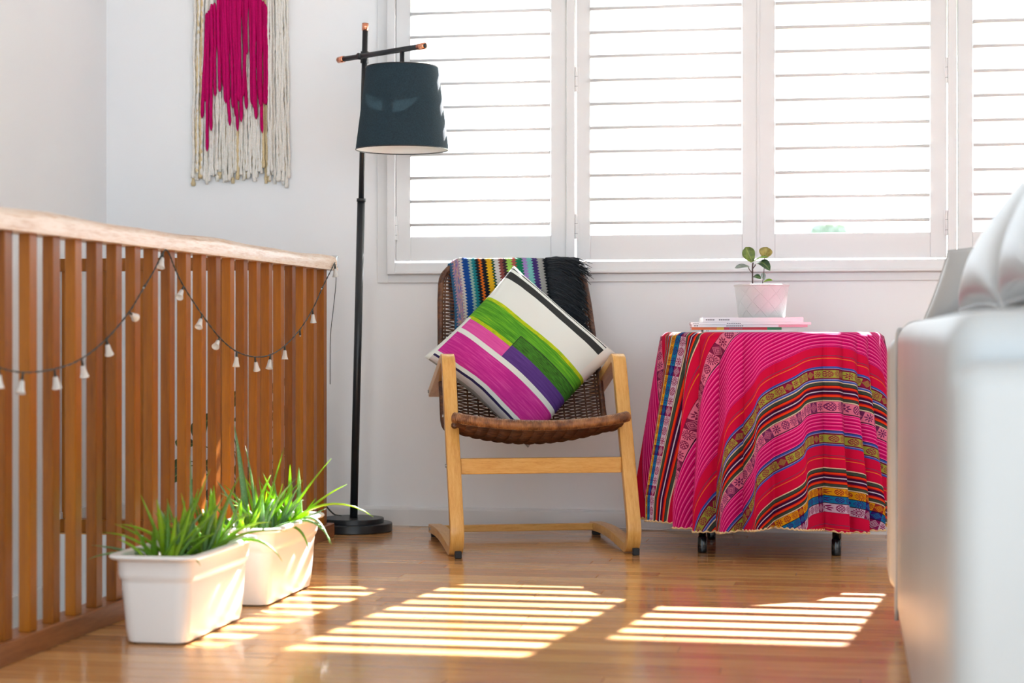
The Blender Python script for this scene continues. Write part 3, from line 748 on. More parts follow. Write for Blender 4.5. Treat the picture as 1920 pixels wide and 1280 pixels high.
def drape(xl, s):
    """s: metres from the hanging front edge, over the top, down the back; xl: chair-local x"""
    lift = 0.024 + 0.004 * math.sin(xl * 23 + 1.0) * (1 if s < 0.3 else 0.4)
    p1, d1 = prof(1.0)
    F = 0.285
    edge_drop = 0.0
    if xl < -0.185: edge_drop = ((-0.185 - xl) / 0.06) ** 2 * 0.03
    if s < F:
        t = 1.0 - (F - s) / TOT; p, d = prof(t); nrm = Vector((-d.y, d.x))
        q = Vector((p.x, p.y)) + nrm * lift
    elif s < F + 0.075:
        an = (s - F) / 0.075 * PI; nrm = Vector((-d1.y, d1.x)); q = Vector((p1.x, p1.y)) + nrm * lift * math.cos(an) + Vector((d1.x, d1.y)) * lift * math.sin(an) * 0.85
    else:
        nrm = Vector((-d1.y, d1.x)); q = Vector((p1.x, p1.y)) - nrm * lift; q = q + Vector((0.0, -(s - F - 0.075)))
    return Vector((xl, q.x - 0.0, q.y - edge_drop))
chM = wmat(ch)
nu, nv = 170, 110; S1 = 0.54
m = MB(); uvs = []
def bx(u_, s): return lerp(-0.232, 0.135, u_) + 0.005 * math.sin(s * 14) 
for j in range(nv + 1):
    s = lerp(0.0, S1, j / nv)
    for i in range(nu + 1):
        uu = i / nu; x = bx(uu, s)
        p = drape(x, s + 0.012 * math.sin(x * 12) * (1 - j / nv))
        dd = 0.0016 * math.sin(s * 2 * PI / 0.0116) * math.sin(uu * 2 * PI * 20)
        m.v.append(tuple(chM @ (p + Vector((0, -dd, dd * 0.4))))); uvs.append((uu * 0.367, s))
m.f = [(j * (nu + 1) + i, j * (nu + 1) + i + 1, (j + 1) * (nu + 1) + i + 1, (j + 1) * (nu + 1) + i) for j in range(nv) for i in range(nu)]
me = m.mesh('blanket_body'); set_uv(me, uvs)
o = finish('blanket_body', me, 'crochet', bl, True, True)
sol = o.modifiers.new('thickness', 'SOLIDIFY'); sol.thickness = 0.006; sol.offset = 0
M['fringe'] = plain('black_yarn', S(18, 26, 34), 0.8, var=0.3, nscale=40)
fm = MB(); rg = random.Random(9)
for k in range(2000):
    s = rg.uniform(-0.0, 0.38); x = 0.125 + rg.uniform(-0.012, 0.012) + rg.random() ** 2 * 0.05
    p = drape(x, s); p = p + Vector((0, -0.004 - rg.random() * 0.014, rg.random() * 0.006))
    L = rg.uniform(0.055, 0.12); pts = [p]
    dr = Vector((1.0, rg.uniform(-0.25, 0.12), rg.uniform(-0.15, 0.15) + (0.25 if s > 0.25 else -0.05))).normalized()
    for i in range(5):
        dr = (dr + Vector((-0.02 + rg.uniform(-0.14, 0.14), rg.uniform(-0.10, 0.04), -0.19 + rg.uniform(-0.1, 0.1)))).normalized()
        p = p + dr * (L / 5)
        if p.y > 0.55:
            pp_, dd_ = prof(min(1, 0.5))
        pts.append(p)
    fm.tube([chM @ q for q in pts], [0.0019, 0.0019, 0.0018, 0.0016, 0.0013, 0.0007], 4, False)
o = fm.build('fringe', 'fringe', bl, True); o['kind'] = 'stuff'

# ================================================================== CUSHION
cl_ = math.radians(21)
xc = Vector((math.cos(CYAW), math.sin(CYAW), 0)); yc_ = Vector((-math.sin(CYAW), math.cos(CYAW), 0))
up = yc_ * math.sin(cl_) + Vector((0, 0, 1)) * math.cos(cl_); nf = -yc_ * math.cos(cl_) + Vector((0, 0, 1)) * math.sin(cl_)
CC = chM @ Vector((-0.012, 0.458, 0.652))
rho = math.radians(44)
E1 = xc * math.cos(-rho) + up * math.sin(-rho)      # along the stripes, from top corner towards right corner
E2 = -(xc * math.sin(rho) + up * math.cos(rho))     # across the stripes, from upper right edge to lower left
b = NB('painted_cushion_cotton'); u, v = uv_of(b)[0:2]
wb_ = b.m('MULTIPLY', b.m('SUBTRACT', b.noise(b.comb(u, v, 0.0), 7, 3), 0.5), 0.012)
vv = b.m('ADD', v, wb_)
br = b.noise(b.mapping(b.comb(u, v, 0.0), (3, 60, 1)), 3, 5, 0.7)
br2 = b.noise(b.mapping(b.comb(u, v, 0.0), (10, 140, 1)), 3, 4, 0.7)
white = S(222, 226, 220)
green = b.ramp(br, [(0.3, S(52, 110, 24)), (0.5, S(82, 154, 38)), (0.62, S(112, 178, 40)), (0.75, S(176, 190, 30))])
dgreen = b.ramp(br2, [(0.35, S(40, 62, 30)), (0.55, S(64, 124, 36)), (0.75, S(80, 146, 46))])
mag = b.ramp(br, [(0.3, S(176, 34, 128)), (0.5, S(196, 46, 142)), (0.72, S(218, 88, 166))])
pnk = b.ramp(br, [(0.3, S(204, 60, 148)), (0.7, S(226, 100, 170))])
pur = b.ramp(br, [(0.3, S(74, 44, 112)), (0.7, S(98, 66, 140))])
yel = b.ramp(br2, [(0.4, S(120, 176, 32)), (0.6, S(206, 204, 20))])
black = S(48, 50, 50); navy = S(44, 34, 74); lg = S(200, 194, 192); g2 = S(150, 148, 142)
gt = lambda a, t: b.m('GREATER_THAN', a, t)
col = white
col = b.mix(gt(vv, 0.030), col, black); col = b.mix(gt(vv, 0.062), col, white)
thin = b.m('MULTIPLY', gt(vv, 0.012), b.m('LESS_THAN', vv, 0.017)); col = b.mix(thin, col, black)
col = b.mix(gt(vv, 0.165), col, yel); col = b.mix(gt(vv, 0.178), col, green)
low = b.mix(gt(vv, 0.262), green, yel); col = b.mix(gt(vv, 0.250), col, low)
col = b.mix(gt(vv, 0.275), col, pnk)
inside = b.m('MULTIPLY', gt(u, 0.205), b.m('MULTIPLY', gt(v, 0.218), b.m('LESS_THAN', v, 0.330)))
blk = b.mix(gt(v, 0.268), dgreen, pur)
edge_ = b.m('MAXIMUM', b.m('LESS_THAN', v, 0.2205), b.m('MULTIPLY', b.m('LESS_THAN', u, 0.2075), b.m('LESS_THAN', v, 0.268)))
blk = b.mix(edge_, blk, S(40, 44, 40)); 
col = b.mix(inside, col, blk)
col = b.mix(gt(v, 0.322), col, white); col = b.mix(gt(v, 0.341), col, mag)
endw = b.m('MULTIPLY', gt(u, 0.432), gt(v, 0.32)); 
col = b.mix(gt(vv, 0.438), col, white); col = b.mix(gt(vv, 0.452), col, navy); col = b.mix(gt(vv, 0.460), col, lg); col = b.mix(gt(vv, 0.475), col, g2)
corner = b.m('LESS_THAN', u, 0.018); col = b.mix(b.m('MULTIPLY', corner, gt(vv, 0.27)), col, white)
right_ = gt(u, 0.445); col = b.mix(b.m('MULTIPLY', right_, b.m('LESS_THAN', vv, 0.165)), col, S(228, 224, 216))
b.base(col, 0.85, 0, 0.2); b.bump(b.noise(b.comb(u, v, 0.0), 900, 1), 0.25); M['cushion'] = b.mat
cu = empty('throw_cushion', CC - Vector((0, 0, 0.28)), 0, 'square cushion painted with green, magenta and purple bands, leaning on the chair back', 'cushion')
def cushion_mesh(size, thick, n, P):
    m = MB(); uvs = []
    for side in (1, -1):
        for j in range(n + 1):
            for i in range(n + 1):
                a, c_ = 2 * i / n - 1, 2 * j / n - 1
                a = math.copysign(abs(a) ** 0.8, a); c_ = math.copysign(abs(c_) ** 0.8, c_)
                pull = 0.055
                ka = 1 - pull * (1 - c_ * c_) * abs(a) ** 2 ; kc = 1 - pull * (1 - a * a) * abs(c_) ** 2
                h = thick / 2 * ((1 - a * a) * (1 - c_ * c_)) ** 0.42
                h *= 1 + 0.05 * math.sin(5 * a + 2 * c_) * (1 - 0.5 * abs(a)) + 0.03 * math.sin(9 * c_ - 4 * a)
                m.v.append(tuple(P(a * ka * size / 2, c_ * kc * size / 2, side * (h + 0.0015)))); uvs.append(((a + 1) / 2 * size, (c_ + 1) / 2 * size))
    k = (n + 1) ** 2
    for j in range(n):
        for i in range(n):
            q = j * (n + 1) + i; m.f.append((q, q + 1, q + n + 2, q + n + 1)); m.f.append((k + q, k + q + n + 1, k + q + n + 2, k + q + 1))
    bd = [i for i in range(n + 1)] + [j * (n + 1) + n for j in range(1, n + 1)] + [n * (n + 1) + i for i in range(n - 1, -1, -1)] + [j * (n + 1) for j in range(n - 1, 0, -1)]
    for a, c_ in zip(bd, bd[1:] + bd[:1]): m.f.append((a, a + k, c_ + k, c_))
    return m, uvs
def P(a, c_, h): return CC + E1 * a + E2 * c_ + nf * (h + 0.035 * (abs(a) / 0.25) ** 2 * 0.3 * (-1))
m, uvs = cushion_mesh(0.478, 0.16, 56, P)
me = m.mesh('cover'); set_uv(me, uvs); finish('cover', me, 'cushion', cu, True, True)

# ================================================================== TABLE AND CLOTH
TC = Vector((-0.256, 6.39, 0)); TR = 0.366; TZ = 0.728
ta = empty('side_table', TC, 0, 'round side table on black tube legs, hidden under the pink cloth', 'table')
M['mdf'] = plain('table_board', S(196, 160, 120), 0.6, var=0.1)
m = MB(); m.lathe([(0.0, TZ - 0.026), (TR - 0.012, TZ - 0.026), (TR - 0.01, TZ - 0.02), (TR - 0.01, TZ - 0.006), (TR - 0.014, TZ - 0.003), (0.0, TZ - 0.003)], 48, (TC.x, TC.y)); m.build('table_top', 'mdf', ta)
b = NB('gloss_black_paint'); b.base(S(14, 16, 18), 0.15); M['gloss'] = b.mat
for dx in (-0.218, 0.218):
    for dy in (-0.205, 0.205):
        x, y = TC.x + dx, TC.y + dy
        l = MB().tube([(x, y, 0.02), (x, y, TZ - 0.026)], 0.0125, 16).build('leg', 'gloss', ta, True)
        MB().lathe([(0.0, 0.0), (0.0145, 0.0), (0.0155, 0.004), (0.0155, 0.05), (0.0135, 0.053)], 16, (x, y)).build('ferrule', 'gloss', l, True)
# cloth stripes: q runs across the weave from the centre band
RED = S(206, 8, 62); HOT = S(214, 10, 110); LP_ = S(238, 110, 170); DK = S(48, 8, 36); OR = S(228, 130, 30); GY = S(112, 60, 90); BL = S(52, 80, 170); WH = S(205, 195, 215)
GG = S(62, 72, 62); OR2 = S(232, 62, 18); PU = S(62, 8, 52); CR = S(220, 200, 170); MAR = S(110, 12, 50)
OLV = S(158, 160, 60); YEL = S(222, 156, 14); BLU = S(10, 120, 170); LIL = S(206, 176, 200); PKM = S(224, 118, 150)
def gband(q):
    seq = [(CR, 3), (DK, 1), (GG, 8), (DK, 1.5), (OR2, 5), (S(190, 20, 30), 3), (PU, 7), (WH, 3), (PU, 7), (S(190, 20, 30), 3), (OR2, 5), (DK, 1.5), (GG, 8), (CR, 3)]
    out = []
    for c_, wd in seq: out.append((q, c_)); q += wd * 0.064 / 59
    return out, q
def plainband(q, L):
    return [(q, RED), (q + L * 0.42, GY), (q + L * 0.42 + 0.0022, RED), (q + L * 0.56, OR), (q + L * 0.56 + 0.0022, RED)], q + L
def hotband(q, q1):
    out = [(q, DK), (q + 0.002, LP_), (q + 0.004, HOT)]; x = q + 0.009
    while x < q1 - 0.010:
        out += [(x, LP_), (x + 0.0022, HOT), (x + 0.0064, S(160, 0, 78)), (x + 0.0084, HOT)]; x += 0.0108
    out += [(q1 - 0.0045, LP_), (q1 - 0.0025, DK)]; return out, q1
stops, bands = [], []
def add(l): stops.extend(l[0]); return l[1]
def motif(q, wd, bgc, fgc, bd=DK):
    stops.append((q, bd)); stops.append((q + 0.0012, bgc)); bands.append((q + 0.0012, q + wd - 0.0012, fgc)); stops.append((q + wd - 0.0012, bd)); return q + wd
def blue_olive(q):
    stops.extend([(q, BL), (q + 0.0055, S(150, 150, 200)), (q + 0.0075, MAR)]); q += 0.011
    q = motif(q, 0.027, OLV, S(140, 20, 60), MAR)
    stops.extend([(q, MAR), (q + 0.003, S(150, 150, 200)), (q + 0.005, BL)]); return q + 0.010
# negative side (mirror)
q = -1.3; q = add(plainband(q, 0.3)); q = add(plainband(q, 0.3)); q = add(plainband(q, 0.3)); q = add(gband(q)); stops.append((q, RED))
q = add(hotband(-0.27, -0.155)); q = motif(q, 0.04, PKM, S(120, 40, 80)); q = add(plainband(q, -0.066 - q)); q = add(gband(q))
q = motif(0.0, 0.026, YEL, S(120, 40, 30)); q = motif(q, 0.024, BLU, S(40, 20, 110)); q = motif(q, 0.026, LIL, S(140, 30, 80))
q = add(gband(q)); q = add(plainband(q, 0.066)); q = motif(q, 0.046, PKM, S(120, 30, 70)); q = add(hotband(q, 0.412))
q = add(plainband(q, 0.062)); q = blue_olive(q); q = add(gband(q)); q = motif(q, 0.036, PKM, S(110, 40, 90)); q = add(hotband(q, q + 0.060))
q = blue_olive(q); q = add(plainband(q, 0.070)); q = add(gband(q))
q = motif(q, 0.026, YEL, S(150, 40, 30)); q = motif(q, 0.024, BLU, S(50, 20, 110)); q = motif(q, 0.030, LIL, S(130, 20, 80))
q = add(plainband(q, 0.09)); q = add(gband(q)); q = add(plainband(q, 0.2)); stops.append((q, RED))
b = NB('andean_woven_cloth'); u, v = uv_of(b)[0:2]     # u = p along stripes, v = q across
jit = b.m('MULTIPLY', b.m('SUBTRACT', b.noise(b.comb(u, v, 0.0), 5, 2), 0.5), 0.002)
qn = b.m('ADD', v, jit)
bgc = unit_ramp(b, qn, stops)
cen = []; fgs = [(-1.3, RED)]; inb = []
for (a, e, c_) in sorted(bands):
    cen += [(a, ((a + e) / 2 + 1, (e - a) / 2, 1, 1)), (e, (0, 1, 0, 1))]; fgs.append((a, c_))
cen = [(-1.3, (0, 1, 0, 1))] + cen
sp = b.n.new('ShaderNodeSeparateColor'); b.link(unit_ramp(b, qn, cen), sp.inputs[0])
bb = b.m('DIVIDE', b.m('SUBTRACT', b.m('ADD', qn, 1.0), sp.outputs[0]), sp.outputs[1]); isb = sp.outputs[2]
fgc = unit_ramp(b, qn, fgs, 0.3)
L_ = 0.034
cell = b.m('FLOOR', b.m('DIVIDE', u, L_)); aa = b.m('SUBTRACT', b.m('MULTIPLY', b.m('FRACT', b.m('DIVIDE', u, L_)), 2.0), 1.0)
kind = b.m('FLOORED_MODULO', cell, 4.0)
rad = b.m('SQRT', b.m('ADD', b.m('MULTIPLY', aa, aa), b.m('MULTIPLY', bb, bb)))
ang = b.m('ARCTAN2', bb, aa)
rays = b.m('MULTIPLY', b.m('GREATER_THAN', b.m('SINE', b.m('MULTIPLY', ang, 14.0)), 0.0), b.m('MULTIPLY', b.m('GREATER_THAN', rad, 0.5), b.m('LESS_THAN', rad, 0.95)))
ringm = b.m('LESS_THAN', b.m('ABSOLUTE', b.m('SUBTRACT', rad, 0.38)), 0.08)
eyes = b.m('MULTIPLY', b.m('LESS_THAN', b.m('ABSOLUTE', b.m('SUBTRACT', b.m('ABSOLUTE', aa), 0.13)), 0.05), b.m('LESS_THAN', b.m('ABSOLUTE', bb), 0.18))
sunm = b.m('MAXIMUM', b.m('MAXIMUM', rays, ringm), eyes)
dd = b.m('ADD', b.m('ABSOLUTE', aa), b.m('ABSOLUTE', bb))
dia = b.m('MAXIMUM', b.m('GREATER_THAN', dd, 0.95), b.m('GREATER_THAN', b.m('FRACT', b.m('MULTIPLY', dd, 2.6)), 0.6))
star = b.m('LESS_THAN', rad, b.m('ADD', 0.62, b.m('MULTIPLY', 0.26, b.m('COSINE', b.m('MULTIPLY', ang, 8.0)))))
star = b.m('MULTIPLY', star, b.m('GREATER_THAN', b.m('ABSOLUTE', b.m('SUBTRACT', rad, 0.3)), 0.06))
hat = b.m('MULTIPLY', b.m('LESS_THAN', rad, 0.85), b.m('MAXIMUM', b.m('GREATER_THAN', b.m('SINE', b.m('MULTIPLY', b.m('ADD', aa, bb), 11.0)), 0.45), b.m('MAXIMUM', b.m('GREATER_THAN', b.m('SINE', b.m('MULTIPLY', b.m('SUBTRACT', aa, bb), 11.0)), 0.45), b.m('GREATER_THAN', rad, 0.74))))
eq = lambda k: b.m('COMPARE', kind, float(k), 0.1)
mask = b.m('ADD', b.m('ADD', b.m('MULTIPLY', sunm, eq(0)), b.m('MULTIPLY', dia, eq(1))), b.m('ADD', b.m('MULTIPLY', star, eq(2)), b.m('MULTIPLY', hat, eq(3))))
fine = b.m('GREATER_THAN', b.noise(b.comb(u, v, 0.0), 700, 1), 0.6)
mask = b.m('MULTIPLY', b.m('MINIMUM', 1.0, b.m('ADD', mask, b.m('MULTIPLY', fine, 0.25))), isb)
darkcell = b.m('MULTIPLY', b.m('MULTIPLY', eq(1), isb), 0.35)
col = b.mix(mask, b.mix(darkcell, bgc, fgc), fgc)
b.base(col, 0.85, 0, 0.15)
rib = b.m('SINE', b.m('MULTIPLY', v, 2 * PI / 0.0016)); b.bump(rib, 0.12, 0.0006); b.translucent(col, 0.12); M['cloth'] = b.mat
tc = empty('tablecloth', TC + Vector((0, 0, TZ)), 0, 'hot pink striped woven tablecloth hanging in folds over the round table', 'tablecloth')
PHI0 = math.radians(30)    # fabric direction, measured from facing the camera towards +x
camdir = math.atan2(-TC.y, -TC.x)      # towards the camera seen from the table
R1 = 1.005
# folds: (angle from camera direction in degrees, width in degrees, depth)
VAL = [-180, -158, -134, -112, -92, -73, -49, -39, -27, -14, 1, 27, 38, 48, 58, 76, 97, 118, 139, 160, 180]
def foldf(phd):
    """pleats: a soft crest between two tight valleys, deeper where the pleat is wider; returns (radial, sideways)"""
    for a, e in zip(VAL, VAL[1:]):
        if phd <= e:
            fr_ = (phd - a) / (e - a); d = min(1.25, 0.55 + (e - a) / 34)
            return d * (1.9 * math.sin(PI * fr_ ** 0.9) ** 0.7 - 1.0), (e - a) * 0.15 * math.sin(2 * PI * fr_)
    return -1.0, 0.0
def cloth_pt(r, ph):
    phd = math.degrees(ph)
    if r < TR - 0.015:
        R = r; z = TZ; 
    else:
        s = r - (TR - 0.015); bend = 0.026
        if s < bend: R = TR - 0.015 + s * 0.8 ; z = TZ - 0.5 * s * s / bend
        else:
            h = s - bend; g = min(1, h / 0.55)
            f_, sd_ = foldf(phd)
            R = TR + 0.006 + 0.050 * g ** 1.1 + f_ * (0.003 + 0.042 * g ** 0.8)
            ph = ph + math.radians(sd_) * g ** 0.5
            z = TZ - bend * 0.5 - h * 0.985 + 0.010 * g * math.sin(ph * 5 + 1.0)
    a = camdir + ph
    return Vector((TC.x + R * math.cos(a), TC.y + R * math.sin(a), z))
rs = [0.0, 0.12, 0.24, 0.30] + [TR - 0.03 + 0.006 * k for k in range(8)] ; r_ = rs[-1]
while r_ < R1 - 0.006: r_ += 0.011; rs.append(r_)
rs[-1] = R1
npz = 720; m = MB(); uvs = []
for r in rs:
    for i in range(npz + 1):
        ph = -PI + 2 * PI * i / npz
        m.v.append(tuple(cloth_pt(r, ph))); uvs.append((r * math.sin(ph - PHI0), r * math.cos(ph - PHI0)))
m.f = [(j * (npz + 1) + i, j * (npz + 1) + i + 1, (j + 1) * (npz + 1) + i + 1, (j + 1) * (npz + 1) + i) for j in range(len(rs) - 1) for i in range(npz)]
me = m.mesh('cloth'); set_uv(me, uvs); cloth = finish('cloth', me, 'cloth', tc, True, True)
# scalloped cream hem
M['hem'] = plain('cream_hem_braid', S(222, 190, 140), 0.8, var=0.1)
hm = MB(); pts = []; rr = []
for i in range(1441):
    ph = -PI + 2 * PI * i / 1440; p = cloth_pt(R1, ph); pts.append(p + Vector((0, 0, -0.001 + 0.0022 * math.sin(i * PI * 2 / 5)))); rr.append(0.0028 + 0.0011 * math.sin(i * PI * 2 / 5))
hm.tube(pts, rr, 6, False); hm.build('hem_braid', 'hem', tc, True)

# ================================================================== MAGAZINES
def magazine(cx, cy, wd, dp, z0, th, rz, label, spine, curl=0.0, marks=()):
    t = empty('magazine', (cx, cy, z0), rz, label, 'magazine', 'magazines under the potted plant')
    pg = MB(); n = 12
    def pt(i, j, k):
        x = lerp(-wd / 2, wd / 2, i / n); y = lerp(-dp / 2 + 0.001, dp / 2, j / 4)
        lift = curl * max(0, (i / n - 0.7) / 0.3) ** 2
        return (x * (0.995 if k in (1, 2) else 1), y, (0.0006, 0.0012, th - 0.0012, th - 0.0006)[k] + lift)
    cov = MB()
    def slab(mb, za, zb, inset):
        v = []
        for j in range(2):
            for i in range(n + 1):
                x = lerp(-wd / 2, wd / 2 - inset, i / n); y = (-dp / 2 + inset * 0.5) if j == 0 else dp / 2 - inset
                lift = curl * max(0, (i / n - 0.7) / 0.3) ** 2
                v += [(x, y, za + lift), (x, y, zb + lift)]
        w_ = 2 * (n + 1); f = []
        for i in range(n):
            a = 2 * i; f += [(a, a + 2, a + 3, a + 1), (a + w_, a + 1 + w_, a + 3 + w_, a + 2 + w_), (a, a + w_, a + 2 + w_, a + 2), (a + 1, a + 3, a + 3 + w_, a + 1 + w_)]
        f += [(0, 1, 1 + w_, w_), (2 * n, 2 * n + w_, 2 * n + 1 + w_, 2 * n + 1)]
        mb.add(v, f)
    slab(pg, 0.0007, th - 0.0007, 0.004); pg.build('pages', 'paper', t, world=False)
    slab(cov, 0.0, 0.0006, 0.0); cov.build('back_cover', 'coverwhite', t, world=False)
    c2_ = MB(); slab(c2_, th - 0.0006, th, 0.0); c2_.build('front_cover', 'coverwhite', t, world=False)
    for (f0, f1, mt) in spine:
        MB().box(-wd / 2 + wd * f0, -wd / 2 + wd * f1, -dp / 2 - 0.0006, -dp / 2 + 0.0004, 0.0, th).build('spine', mt, t, world=False)
    for (f0, f1, h0, h1) in marks:
        nword = max(2, int((f1 - f0) * wd / 0.006)); mk = MB()
        for k in range(nword):
            a = lerp(f0, f1, k / nword); e_ = a + (f1 - f0) / nword * 0.72
            mk.box(-wd / 2 + wd * a, -wd / 2 + wd * e_, -dp / 2 - 0.0009, -dp / 2 - 0.0006, th * h0, th * h1)
        mk.build('spine_print', 'ink', t, world=False)
M['paper'] = plain('page_edges', S(232, 228, 226), 0.7, var=0.05, nscale=200)
M['coverwhite'] = plain('white_glossy_cover', S(236, 236, 238), 0.25)
M['ink'] = plain('grey_print', S(120, 120, 126), 0.6)
M['covred'] = plain('red_spine', S(206, 24, 44), 0.35); M['covor'] = plain('orange_spine', S(236, 112, 28), 0.35); M['covye'] = plain('yellow_spine', S(236, 176, 30), 0.35); M['covgr'] = plain('green_spine', S(10, 128, 74), 0.35)
M['pinkcov'] = plain('pink_page_edge', S(222, 170, 184), 0.5)
zt = TZ + 0.0015
my = 6.30; yawm = TH * 0.6
def mx_(px, y): return onY(px, 610, y).x
magazine((mx_(1292, my) + mx_(1500, my)) / 2 + 0.01, my + 0.1, 0.315, 0.23, zt, 0.006, yawm, 'thin white magazine at the very bottom of the stack on the pink cloth', [(0, 1, 'coverwhite')], 0.0, [(0.03, 0.06, 0.3, 0.7)])
magazine((mx_(1292, my) + mx_(1458, my)) / 2, my + 0.1, 0.300, 0.225, zt + 0.0062, 0.009, yawm, 'magazine with orange, yellow, red and green spine in the stack', [(0, 0.28, 'covor'), (0.28, 0.36, 'covye'), (0.36, 0.84, 'covred'), (0.84, 1.0, 'covgr')], 0.0, [(0.42, 0.57, 0.45, 0.75)])
magazine((mx_(1291, my) + mx_(1508, my)) / 2, my + 0.1, 0.385, 0.23, zt + 0.0155, 0.008, yawm, 'white magazine resting directly on the orange and red spined one', [(0, 0.75, 'coverwhite'), (0.75, 1, 'pinkcov')], 0.0, [(0.02, 0.06, 0.3, 0.8), (0.30, 0.45, 0.3, 0.7)])
magazine((mx_(1289, my) + mx_(1515, my)) / 2, my + 0.1, 0.400, 0.235, zt + 0.0238, 0.008, yawm, 'white magazine second from the top of the stack, page edges curling right', [(0, 1, 'coverwhite')], 0.0, [(0.02, 0.07, 0.3, 0.6), (0.3, 0.42, 0.3, 0.7)])
magazine((mx_(1311, my) + mx_(1497, my)) / 2, my + 0.10, 0.335, 0.23, zt + 0.0322, 0.0155, yawm + 0.03, 'thick white magazine on top of the stack, directly under the pot', [(0, 1, 'coverwhite')], 0.002, [(0.03, 0.12, 0.35, 0.65), (0.16, 0.27, 0.35, 0.65)])
ZP = zt + 0.0322 + 0.0157

# ================================================================== POTTED PLANT ON THE TABLE
PC = onY(1428, 600, 6.41); PC = Vector((PC.x, 6.41, ZP))
b = NB('white_embossed_ceramic'); uu_ = b.sep(b.coord())
ang = b.m('MULTIPLY', b.m('ARCTAN2', uu_[1], uu_[0]), 5.0); hz_ = b.m('MULTIPLY', uu_[2], 2 * PI / 0.055 * 0.5)
l1 = b.m('ABSOLUTE', b.m('SINE', b.m('ADD', ang, hz_))); l2 = b.m('ABSOLUTE', b.m('SINE', b.m('SUBTRACT', ang, hz_)))
ln = b.m('SUBTRACT', 1.0, b.m('MINIMUM', b.m('MINIMUM', l1, l2), 0.16)); 
b.base((0.58, 0.575, 0.57, 1), 0.5); b.bump(b.m('ADD', b.m('MULTIPLY', ln, 3.0), b.m('MULTIPLY', b.noise(b.coord(), 220, 2), 0.35)), 0.6, 0.004); M['ceramic'] = b.mat
pt_ = empty('potted_plant', PC, 0, 'small broad-leaved plant in a white embossed pot on the magazines', 'potted plant')
m = MB(); m.lathe([(0.0, 0.0), (0.077, 0.0), (0.079, 0.003), (0.0915, 0.106), (0.0945, 0.108), (0.0945, 0.112), (0.0905, 0.1125), (0.088, 0.105), (0.084, 0.088)], 48)
o = m.build('pot', 'ceramic', pt_, world=False); smooth_by_angle(o, 0.6)
m = MB(); m.lathe([(0.0, 0.094), (0.086, 0.092)], 32); m.build('soil', 'soil', pt_, world=False)
M['stem'] = plain('brown_stem', S(70, 48, 44), 0.6, var=0.2, nscale=60)
def plant_px(px, py, dy=0.0): return onY(px, py, PC.y + dy)
def rel(p): return p - PC
def pstem(pts, r): MB().tube(cat_spline([rel(plant_px(*p)) for p in pts], 5), r, 8).build('stem', 'stem', pt_, True, world=False)
pstem([(1411, 536), (1411, 516), (1411, 500), (1412, 492)], 0.0026)
pstem([(1411, 512), (1405, 505), (1403, 500)], 0.0014)
pstem([(1412, 503), (1417, 496)], 0.0018)
pstem([(1429, 534), (1431, 520), (1433, 500), (1434, 478, 0.01)], 0.0012)
def leafm(name, c1, c2, tf):
    b = NB(name); g = b.coord('UV'); u, v = uv_of(b)[0:2]
    vein = b.m('LESS_THAN', b.m('ABSOLUTE', b.m('SUBTRACT', u, 0.5)), 0.03)
    n = b.noise(b.coord(), 70, 3); col = b.mix(b.m('MULTIPLY', vein, 0.5), b.ramp(n, [(0.35, c1), (0.65, c2)]), S(190, 200, 120))
    b.base(col, 0.3); b.translucent(col, tf); return b.mat
M['lfA'] = leafm('olive_green_leaf', S(86, 110, 44), S(136, 160, 64), 0.35); M['lfL'] = leafm('lime_leaf', S(120, 160, 30), S(150, 190, 50), 0.4)
M['lfC'] = leafm('dark_leaf', S(36, 66, 40), S(70, 104, 58), 0.15); M['lfD'] = leafm('yellowing_leaf', S(150, 142, 70), S(190, 176, 100), 0.35); M['lfE'] = leafm('silvery_leaf', S(110, 122, 116), S(160, 170, 162), 0.2)
def obleaf(base, tip, wd, mat, facing, cup=0.12, bend=0.0, parent=None, P0=None):
    """obovate leaf with thickness, from base to tip; facing = approximate upper-side normal"""
    base, tip = Vector(base), Vector(tip); d = tip - base; L = d.length; d.normalize()
    nrm = Vector(facing); nrm = (nrm - d * nrm.dot(d)).normalized(); sd_ = d.cross(nrm)
    nl, nw = 10, 6; m = MB(); uvs = []
    for lay in (0, 1):
        for j in range(nl + 1):
            t = j / nl; ww = wd / 2 * (math.sin(PI * min(1, t ** 1.35 * 0.97 + 0.03)) ** 0.62) * (1 if j < nl else 0.05) + 0.0008
            for i in range(nw + 1):
                a = 2 * i / nw - 1
                p = base + d * (L * t) + sd_ * (a * ww) + nrm * (cup * ww * (a * a - 0.4) * 2 + bend * L * math.sin(PI * t) - lay * 0.0008)
                m.v.append(tuple(p)); uvs.append((i / nw, t))
    k = (nl + 1) * (nw + 1)
    for j in range(nl):
        for i in range(nw):
            q = j * (nw + 1) + i; m.f.append((q, q + 1, q + nw + 2, q + nw + 1)); m.f.append((k + q, k + q + nw + 1, k + q + nw + 2, k + q + 1))
    bd = list(range(nw + 1)) + [j * (nw + 1) + nw for j in range(1, nl + 1)] + [nl * (nw + 1) + i for i in range(nw - 1, -1, -1)] + [j * (nw + 1) for j in range(nl - 1, 0, -1)]
    for a, c_ in zip(bd, bd[1:] + bd[:1]): m.f.append((a, a + k, c_ + k, c_))
    me = m.mesh('leaf'); set_uv(me, uvs); return finish('leaf', me, mat, parent, False, True)
FC = Vector((0, -1, 0.25))
def pl(bpx, tpx, wpx, mat, facing=FC, **k): obleaf(rel(plant_px(*bpx)), rel(plant_px(*tpx)), wpx * 6.5 / FPX, mat, facing, parent=pt_, **k)
pl((1411, 491), (1398, 463), 23, 'lfA')
pl((1412, 490), (1440, 482, -0.02), 12, 'lfL', Vector((0, -0.4, 1)), bend=0.1)
pl((1416, 495), (1444, 507, -0.03), 20, 'lfC', Vector((0.3, -0.8, 0.7)), bend=0.32)
